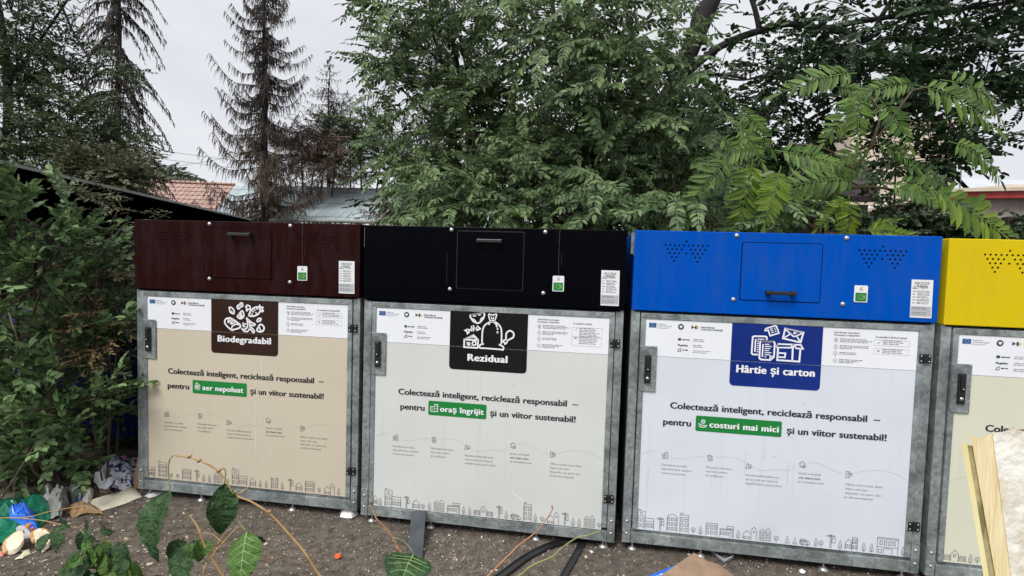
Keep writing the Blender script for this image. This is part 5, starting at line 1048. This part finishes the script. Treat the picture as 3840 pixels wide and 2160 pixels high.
# litter of chips and dry leaf bits: too many to count
V = []; F = []; n = 0
for k in range(420):
    if k < 260: a, b_ = rng.uniform(0, 700), rng.uniform(1880, 2160)
    else: a, b_ = rng.uniform(600, 3400), rng.uniform(1950, 2160)
    x, y = gp(a, b_); s_ = rng.uniform(.004, .014) * (1 if k < 260 else .6); an = rng.uniform(0, 6.28); z = gheight(x, y) + .004
    if y > .3: continue
    d = np.array([math.cos(an), math.sin(an), rng.normal(0, .2)]) * s_; e = np.array([-math.sin(an), math.cos(an), rng.normal(0, .2)]) * s_ * rng.uniform(.2, .6); c = np.array([x, y, z])
    V += [c - d - e, c + d - e * .6, c + d * .8 + e, c - d * .7 + e]; F.append((n, n + 1, n + 2, n + 3)); n += 4
tag(npmesh('litter', np.array(V), np.array(F), M('pale_chips', (.10, .06, .035), (.55, .48, .36), scale=60, rough=.8, island=1.5)), 'small pale chips and dry bits strewn over the ground', 'litter', kind='stuff')
V = []; F = []; n = 0
for k in range(150):
    a, b_ = (rng.uniform(250, 1150), rng.uniform(1930, 2160)) if k < 110 else (rng.uniform(0, 300), rng.uniform(1780, 1900)); x, y = gp(a, b_); an = rng.normal(.5, .6); l = rng.uniform(.03, .10); z = gheight(x, y) + .006; d = np.array([math.cos(an), math.sin(an), 0]); e = np.array([-d[1], d[0], 0]) * .0016; c = np.array([x, y, z])
    V += [c - e, c + d * l - e, c + d * l + e, c + e]; F.append((n, n + 1, n + 2, n + 3)); n += 4
tag(npmesh('straw', np.array(V), np.array(F), ML['dry']), 'thin dry straw bits lying on the ground', 'straw', kind='stuff')
# grey strip leaning on the black container
a, b_ = atY(1543, 1922, -.012), atY(1597, 1918, -.012); c, d = atZ(1528, 2092, GZ + .004), atZ(1584, 2096, GZ + .004)
mb = MB(); mb.slab([a, b_, d, c], (0, .0, .008)); tag(mb.build('board_strip', M('slate_grey_board', (.035, .042, .05), (.06, .07, .08), scale=9, rough=.6), bevel=.001), 'narrow slate grey strip leaning on the bottom rail of the black topped container', 'board')
# rubber seals
mr = M('black_rubber', (.008, .008, .009), (.02, .02, .021), scale=8, rough=.45)
def seal(pts, w, label):
    P = [np.array([*gp(*p), GZ + .012]) for p in pts]; P = [np.array(p) for p in smooth2(P, 5)]; t = empty('rubber_seal', tuple(map(float, P[-1])), label, 'rubber strip', 'black rubber strips on the ground')
    for nm, off, ww, hh in (('edge', -w / 2, .006, .016), ('edge', w / 2, .006, .016), ('web', 0, w, .004)):
        V_ = []; m_ = len(P)
        for i, p in enumerate(P):
            d = P[min(i + 1, m_ - 1)] - P[max(i - 1, 0)]; d /= np.linalg.norm(d); s_ = np.array([d[1], -d[0], 0]); c_ = p + s_ * off
            V_ += [c_ - s_ * ww / 2 + (0, 0, -hh / 2), c_ + s_ * ww / 2 + (0, 0, -hh / 2), c_ + s_ * ww / 2 + (0, 0, hh / 2), c_ - s_ * ww / 2 + (0, 0, hh / 2)]
        mb = MB(); mb.add(V_, [(4 * i + a, 4 * i + (a + 1) % 4, 4 * i + 4 + (a + 1) % 4, 4 * i + 4 + a) for i in range(m_ - 1) for a in range(4)] + [(0, 3, 2, 1), tuple(4 * (m_ - 1) + a for a in range(4))]); mb.build(nm, mr, t)
seal([(1780, 2240), (1890, 2160), (1980, 2095), (2080, 2048), (2190, 2022)], .038, 'long curved black rubber seal coming from under the black topped container')
seal([(2080, 2230), (2130, 2140), (2170, 2070), (2192, 2024)], .030, 'short straight black rubber seal meeting the curved one')
# cardboard with blue bag
mc = M('corrugated_cardboard', (.21, .135, .085), (.32, .215, .14), scale=7, rough=.85, bump=.15, bscale=50)
P = [atZ(2602, 2072, GZ + .06), atZ(2790, 2185, GZ + .03), atZ(2600, 2330, GZ + .015), atZ(2400, 2210, GZ + .03)]
mb = MB(); mb.slab(P, (0, 0, -.005)); tag(mb.build('cardboard_piece', mc, bevel=.001), 'brown cardboard corner pointing up at the bottom edge in front of the blue topped container', 'cardboard')
P = [atZ(2640, 2100, GZ + .02), atZ(2700, 2118, GZ + .02), atZ(2850, 2240, GZ + .008), atZ(2780, 2260, GZ + .008)]
mb = MB(); mb.slab(P, (0, 0, -.004)); tag(mb.build('cardboard_strip', mc), 'thin dark edge of a second cardboard under the first', 'cardboard')
P0, P1, P2, P3_ = atZ(2400, 2172, GZ + .022), atZ(2560, 2108, GZ + .045), atZ(2590, 2150, GZ + .03), atZ(2440, 2215, GZ + .012)
t = empty('printed_bag', tuple(map(float, P0)), 'royal blue bag with white lettering tucked under the cardboard', 'bag')
mb = MB(); mb.slab([P0, P1, P2, P3_], (0, 0, -.003)); mb.build('sheet', M('royal_blue_plastic', (.005, .09, .52), (.01, .13, .62), scale=6, rough=.35), t)
mb = MB(); ux = (P1 - P0) / np.linalg.norm(P1 - P0); uy = (P0 - P3_); uy -= ux * uy.dot(ux); uy /= np.linalg.norm(uy); nn = np.cross(ux, uy)
vs, fs, xa, xb = glyphs('SOLID', .02, 2); hgt = .032; o_ = P0 + ux * .055 - uy * .040 + nn * .002
mb.add([o_ + ux * (v[0] - xa) * .032 * .9 + uy * v[1] * hgt for v in vs], fs); mb.build('lettering', MT['whiteink'], t)
# clear plastic tray
q = [atZ(*a, GZ + .012) for a in ((2655, 2062), (2715, 2110), (2750, 2092), (2700, 2052))]
t = empty('plastic_tray', tuple(map(float, q[0])), 'clear plastic food tray lying under the blue topped container', 'tray')
mf = film('clear_plastic', (.5, .5, .5), .35, .1)
mb = MB(); mb.slab(q, (0, 0, -.002)); mb.build('base', mf, t)
for i in range(4): mb = MB(); mb.tube([q[i] + (0, 0, .012), q[(i + 1) % 4] + (0, 0, .012)], .003, 5); mb.build('rim', MT['inkl'], t); mb = MB(); mb.slab([q[i], q[(i + 1) % 4], q[(i + 1) % 4] + (0, 0, .012), q[i] + (0, 0, .012)], (.001, 0, 0)); mb.build('side', mf, t)

# ================================================================ foreground shoots
def leafm(name, c1, c2, vein):
    m = M(name, c1, c2, scale=55, rough=.4, spec=.4, trans=.15, bump=1.0, bscale=130, lo=.42, hi=.78); return m  # pale noise patches put the gloss of the blade into its colour
MB_top = leafm('mulberry_leaf', (.016, .055, .012), (.085, .165, .06), 0)
MB_under = leafm('mulberry_leaf_underside', (.07, .15, .025), (.13, .25, .06), 0)
mvein = M('leaf_vein', (.25, .36, .14), rough=.6)
mstem = M('young_stem', (.30, .18, .07), (.45, .30, .13), scale=30, rough=.6)
mgst = M('green_stem', (.16, .20, .06), (.28, .28, .10), scale=30, rough=.6)
mrst = M('reddish_stem', (.35, .12, .06), (.48, .24, .12), scale=30, rough=.6)
def bigleaf(base, tip, W, face, mat, parent, fold=.25, wav=.05, bend=.12, seed=0, veins=False, name='leaf', serr=.035):
    """serrated ovate leaf between two 3-D points; FACE is the rough normal of its blade"""
    base, tip = np.array(base, float), np.array(tip, float); d = tip - base; Ln = np.linalg.norm(d); d /= Ln
    s_ = np.cross(d, face); s_ /= np.linalg.norm(s_); n_ = np.cross(s_, d)
    NU, NV = 26, 6; V = []; F = []
    prof = lambda u: (math.sin(math.pi * min(1, u ** .74)) ** .95) * (1 - .12 * u) if 0 < u < 1 else 0
    def pt(u, v):
        wv = prof(u) * W / 2; sr = 1 + serr * (1 if int(u * NU) % 2 else -1) * (abs(v) > .95)
        z = abs(v) * wv * fold + bend * Ln * math.sin(u * 3.0) + wav * Ln * mnoise.noise((u * 4, v * 2, seed)) + .018 * Ln * math.sin(u * 34 + abs(v) * 3) * abs(v)
        return base + d * Ln * u + s_ * v * wv * sr + n_ * z
    for i in range(NU + 1):
        for j in range(-NV // 2, NV // 2 + 1): V.append(pt(i / NU, j / (NV / 2)))
    k = NV + 1
    for i in range(NU):
        for j in range(NV): F.append((i * k + j, i * k + j + 1, (i + 1) * k + j + 1, (i + 1) * k + j))
    o = npmesh(name, np.array(V), np.array(F), mat, parent, smooth=True)
    if veins:
        mb = MB(); mb.tube([pt(u, 0) + n_ * .0008 for u in np.linspace(0, .97, 10)], [.0016 * (1 - .7 * i / 9) for i in range(10)], 5)
        for u0 in (.08, .2, .34, .5, .66):
            for sg in (1, -1): mb.tube([pt(u0 + .16 * q, sg * q * .85) + n_ * .0008 for q in np.linspace(0, 1, 6)], [.001 * (1 - .6 * i / 5) for i in range(6)], 4)
        mb.build('veins', mvein, o)
    return o
def path(pts, D):   # (px,py[,D]) list
    return [atD(p[0], p[1], p[2] if len(p) > 2 else D) for p in pts]
def stem(pts, D, r0, r1, mat, parent, name='stem', ground=False):
    P = path(pts, D)
    if ground: g = P[0] + np.array([rng.normal(0, .03), .05, 0]); P = [np.array([g[0], g[1], GZ - .03]), (P[0] * .5 + np.array([g[0], g[1], GZ]) * .5)] + P
    P = smooth2(P, 4); n = len(P); mb = MB(); mb.tube(P, [r0 + (r1 - r0) * i / (n - 1) for i in range(n)], 7)
    # buds at nodes
    return mb.build(name, mat, parent, smooth=True)
back = -np.array(ray(1920, 1080)); back /= np.linalg.norm(back)
def shootobj(label, p0, name='mulberry_shoot', cat='shoot', group='leafy shoots rising in the foreground'): return empty(name, (float(p0[0]), float(p0[1]), GZ), label, cat, group)
D = 1.15
#
t = shootobj('arching tan shoot with large drooping leaves in front of the brown topped container', atD(1300, 2200, D))
stem([(1290, 2260), (1200, 2160), (1140, 2068), (1072, 1990), (1010, 1925), (940, 1880), (880, 1853), (822, 1770), (750, 1727), (700, 1714), (651, 1707)], D, .0034, .0016, mstem, t, ground=True)
for a in ((1010, 1925), (880, 1853), (822, 1770), (712, 1716), (748, 1732)): q = atD(*a, D); mb = MB(); mb.tube([q - (.004, 0, 0), q + (0, 0, .005), q + (.005, 0, .006)], [.0038, .0042, .0016], 6); mb.build('bud', mstem, t, smooth=True)
stem([(651, 1707), (636, 1725), (631, 1765), (636, 1815), (638, 1850)], D, .0016, .0014, mgst, t, 'leaf_stalk')
stem([(822, 1770), (838, 1756), (846, 1775), (840, 1815)], D, .0016, .0014, mgst, t, 'leaf_stalk')
stem([(872, 1855), (876, 1905), (890, 1950), (926, 1995)], D, .0016, .0014, mgst, t, 'leaf_stalk')
stem([(885, 1858), (915, 1840), (945, 1815)], D + .01, .002, .001, mstem, t, 'side_twig')
bigleaf(atD(640, 1842, D), atD(598, 2108, D - .03), .105, back + (-.5, 0, .1), MB_top, t, fold=.35, seed=1)
bigleaf(atD(842, 1812, D), atD(826, 2005, D + .01), .066, back + (.6, 0, 0), MB_top, t, fold=.4, seed=2)
bigleaf(atD(928, 1995, D), atD(906, 2215, D - .06), .078, back + (.1, 0, .3), MB_under, t, fold=-.2, seed=3, veins=True)
bigleaf(atD(935, 2003, D + .01), atD(985, 2030, D + .06), .05, back + (.3, 0, -.4), MB_top, t, fold=.3, seed=4)
t = shootobj('short tan shoot with folded dark leaves at the bottom left of the arching one', atD(850, 2200, D))
stem([(880, 2240), (838, 2165), (795, 2095), (765, 2040), (750, 1995), (735, 1965), (712, 1932)], D - .05, .0036, .0018, mstem, t, ground=True)
stem([(750, 1990), (737, 2005), (735, 2030)], D - .05, .0014, .0012, mgst, t, 'leaf_stalk')
bigleaf(atD(735, 2024, D - .05), atD(728, 2230, D - .08), .085, back + (-.5, 0, .1), MB_top, t, fold=.5, seed=6)
bigleaf(atD(760, 2020, D - .04), atD(745, 2110, D - .06), .05, back + (.4, 0, .2), MB_under, t, fold=.3, seed=7)
bigleaf(atD(700, 2030, D - .02), atD(640, 2120, D - .02), .055, back + (-.1, 0, .6), MB_top, t, fold=.3, seed=8)
t = shootobj('bare crossed straw coloured twigs behind the drooping leaves', atD(800, 2200, 1.5), 'dry_twig', 'twig', 'bare twigs in the foreground')
stem([(760, 2180), (800, 2080), (850, 2020), (893, 1972)], 1.5, .003, .0015, mstem, t, ground=True); stem([(800, 2080), (810, 2050), (850, 1990)], 1.5, .0018, .0012, mstem, t, 'side_twig'); stem([(835, 2035), (790, 2000), (750, 2002)], 1.5, .0016, .001, mstem, t, 'side_twig')
D = 1.35
t = shootobj('thin green and brown shoot with one broad leaf below the grey strip', atD(1540, 2200, D))
stem([(1570, 2260), (1535, 2170), (1510, 2090), (1485, 2040), (1455, 1990), (1412, 1945), (1395, 1905), (1386, 1885)], D, .003, .0016, mrst, t, ground=True)
stem([(1472, 2015), (1500, 2022), (1530, 2045), (1552, 2080)], D, .0014, .0012, mgst, t, 'leaf_stalk')
stem([(1455, 1990), (1420, 1975), (1380, 1972)], D, .001, .0006, mgst, t, 'side_twig')
bigleaf(atD(1550, 2078, D), atD(1490, 2230, D - .1), .135, back + (0, 0, .7), MB_top, t, fold=.15, seed=9, veins=True)
t = shootobj('bare reddish twig reaching up across the black topped container', atD(1800, 2200, 1.5), 'bare_twig', 'twig', 'bare twigs in the foreground')
stem([(1760, 2240), (1830, 2160), (1925, 2065), (1945, 2045), (2010, 1995), (2050, 1945), (2072, 1910), (2068, 1898)], 1.5, .0032, .0012, mrst, t, ground=True)
q = atD(2070, 1900, 1.5); mb = MB(); mb.tube([q - (0, 0, .004), q, q + (0, 0, .004)], [.001, .003, .001], 6); mb.build('bud', mstem, t, smooth=True)
t = shootobj('olive twig with a bent tip crossing the black rubber strips', atD(1950, 2200, 1.6), 'bare_twig', 'twig', 'bare twigs in the foreground')
stem([(1880, 2230), (1960, 2150), (2000, 2118), (2070, 2088), (2100, 2060), (2160, 2018), (2200, 2008), (2245, 1993)], 1.6, .0034, .0018, mgst, t, ground=True)
stem([(2245, 1993), (2262, 2015), (2275, 2045), (2280, 2075)], 1.6, .0012, .0008, mgst, t, 'side_twig'); stem([(2075, 2088), (2082, 2120), (2086, 2170)], 1.6, .0014, .001, mgst, t, 'side_twig')
t = shootobj('short olive twig standing at the bottom edge under the black topped container', atD(1765, 2200, 1.6), 'bare_twig', 'twig', 'bare twigs in the foreground')
stem([(1750, 2230), (1765, 2160), (1785, 2100), (1797, 2045)], 1.6, .0022, .001, mgst, t, ground=True)
t = shootobj('thin bent twig lying across the rubbish at the left edge', atD(0, 2200, 1.7), 'bare_twig', 'twig', 'bare twigs in the foreground')
stem([(-200, 2100), (-60, 1960), (0, 1943), (100, 1940), (200, 1915), (330, 1895)], 1.8, .003, .0012, mstem, t, ground=True)
stem([(60, 1942), (160, 1952), (230, 1968), (290, 1978), (330, 1960)], 1.8, .0018, .001, mstem, t, 'side_twig')
# low leafy clump bottom left
t = shootobj('low clump of broad fresh green leaves at the bottom left', atD(420, 2200, 1.75), 'leafy_clump', 'plant')
extra = [(int(rng.uniform(270, 500)), int(rng.uniform(2030, 2170)), int(rng.uniform(210, 330)), int(rng.uniform(50, 90))) for _ in range(26)]
t['group'] = 'leafy shoots rising in the foreground'
rs = np.random.default_rng(5)
stem([(430, 2250), (400, 2140), (370, 2080), (340, 2030), (300, 1985)], 1.75, .004, .002, mgst, t, ground=True); stem([(400, 2140), (450, 2050), (480, 2030)], 1.75, .002, .001, mgst, t, 'side_twig'); stem([(340, 2030), (420, 2030), (490, 2020)], 1.75, .002, .001, mstem, t, 'side_twig')
for (x, y, ang, ln) in ((180, 2000, 250, 60), (205, 1985, 290, 45), (240, 2000, 250, 60), (265, 1975, 200, 50), (250, 1960, 110, 45), (330, 1950, 300, 70), (350, 1975, 250, 60), (380, 1960, 330, 50), (310, 1990, 260, 60), (330, 2010, 280, 60), (360, 2040, 280, 60), (300, 2060, 250, 70), (330, 2110, 250, 90), (300, 2140, 230, 80), (390, 2080, 280, 70), (420, 2100, 270, 80), (450, 2060, 280, 70), (480, 2080, 300, 70), (440, 2140, 260, 80), (370, 2140, 250, 70), (280, 2110, 220, 60), (400, 2020, 260, 55), (500, 2110, 310, 50), (350, 2080, 240, 60), (410, 2150, 290, 60), *extra):
    dd = 1.75 + rs.normal(0, .05); a = R(ang); q0 = atD(x, y, dd); ln *= 1.35; q1 = atD(x + ln * math.cos(a), y - ln * math.sin(a), dd - .03)
    bigleaf(q0, q1, np.linalg.norm(q1 - q0) * rs.uniform(.55, .75), back + rs.normal(0, .5, 3) + (0, 0, .4), MB_top if rs.random() < .5 else MB_under, t, fold=rs.uniform(.1, .4), seed=x + y)
# ================================================================ broken insulated board at the right edge
D = 1.25
P = lambda x, y, d=D: atD(x, y, d)
t = empty('broken_board', (float(P(3700, 2160)[0]), float(P(3700, 2160)[1]), GZ), 'broken sheet of pale yellow board with torn top at the right edge', 'board')
bk_ = np.array(ray(3750, 1900)); bk_ /= np.linalg.norm(bk_)
def down(p, q): # continue the edge p->q to the ground
    d = q - p; k = (GZ - p[2]) / d[2]; return p + d * k
def panel(name, top, a0, a1, mat, th, off=0):
    """strip whose top edge follows TOP (left to right); a0,a1: lower end points of its left and right edges"""
    T = [P(*q) + bk_ * off for q in top]; l = down(T[0], P(*a0) + bk_ * off); r_ = down(T[-1], P(*a1) + bk_ * off)
    mb = MB(); mb.slab(T + [r_, l], bk_ * th); return mb.build(name, mat, t)
mwood = M('pine_wood', (.74, .58, .29), (.86, .74, .46), scale=5, rough=.7, bump=.4, bscale=14, stretch=(14, 14, .8), lo=.35, hi=.65)
mply = M('pale_yellow_edge', (.74, .62, .26), (.84, .76, .42), scale=4, rough=.6)
mfelt = M('mossy_core', (.20, .17, .07), (.48, .42, .22), scale=26, rough=.9, stretch=(1, 1, .5))
mplas = M('torn_plaster_facing', (.56, .47, .32), (.84, .82, .74), scale=7, rough=.95, bump=.9, bscale=26, lo=.38, hi=.58)
panel('front_lath', [(3607, 1663), (3626, 1661)], (3688, 2160), (3708, 2160), mply, .012, -.004)
panel('core', [(3626, 1668), (3646, 1670)], (3708, 2160), (3734, 2160), mfelt, .012, .006)
panel('wood_layer', [(3646, 1668), (3640, 1640), (3634, 1625), (3648, 1632), (3660, 1644), (3690, 1641), (3712, 1630), (3724, 1622)], (3733, 2160), (3795, 2160), mwood, .02, 0)
panel('facing', [(3722, 1626), (3735, 1622), (3760, 1620), (3775, 1614), (3792, 1610), (3797, 1596), (3812, 1600), (3822, 1612), (3840, 1618), (3900, 1622), (4100, 1630)], (3792, 2160), (4100, 2160), mplas, .02, -.003)
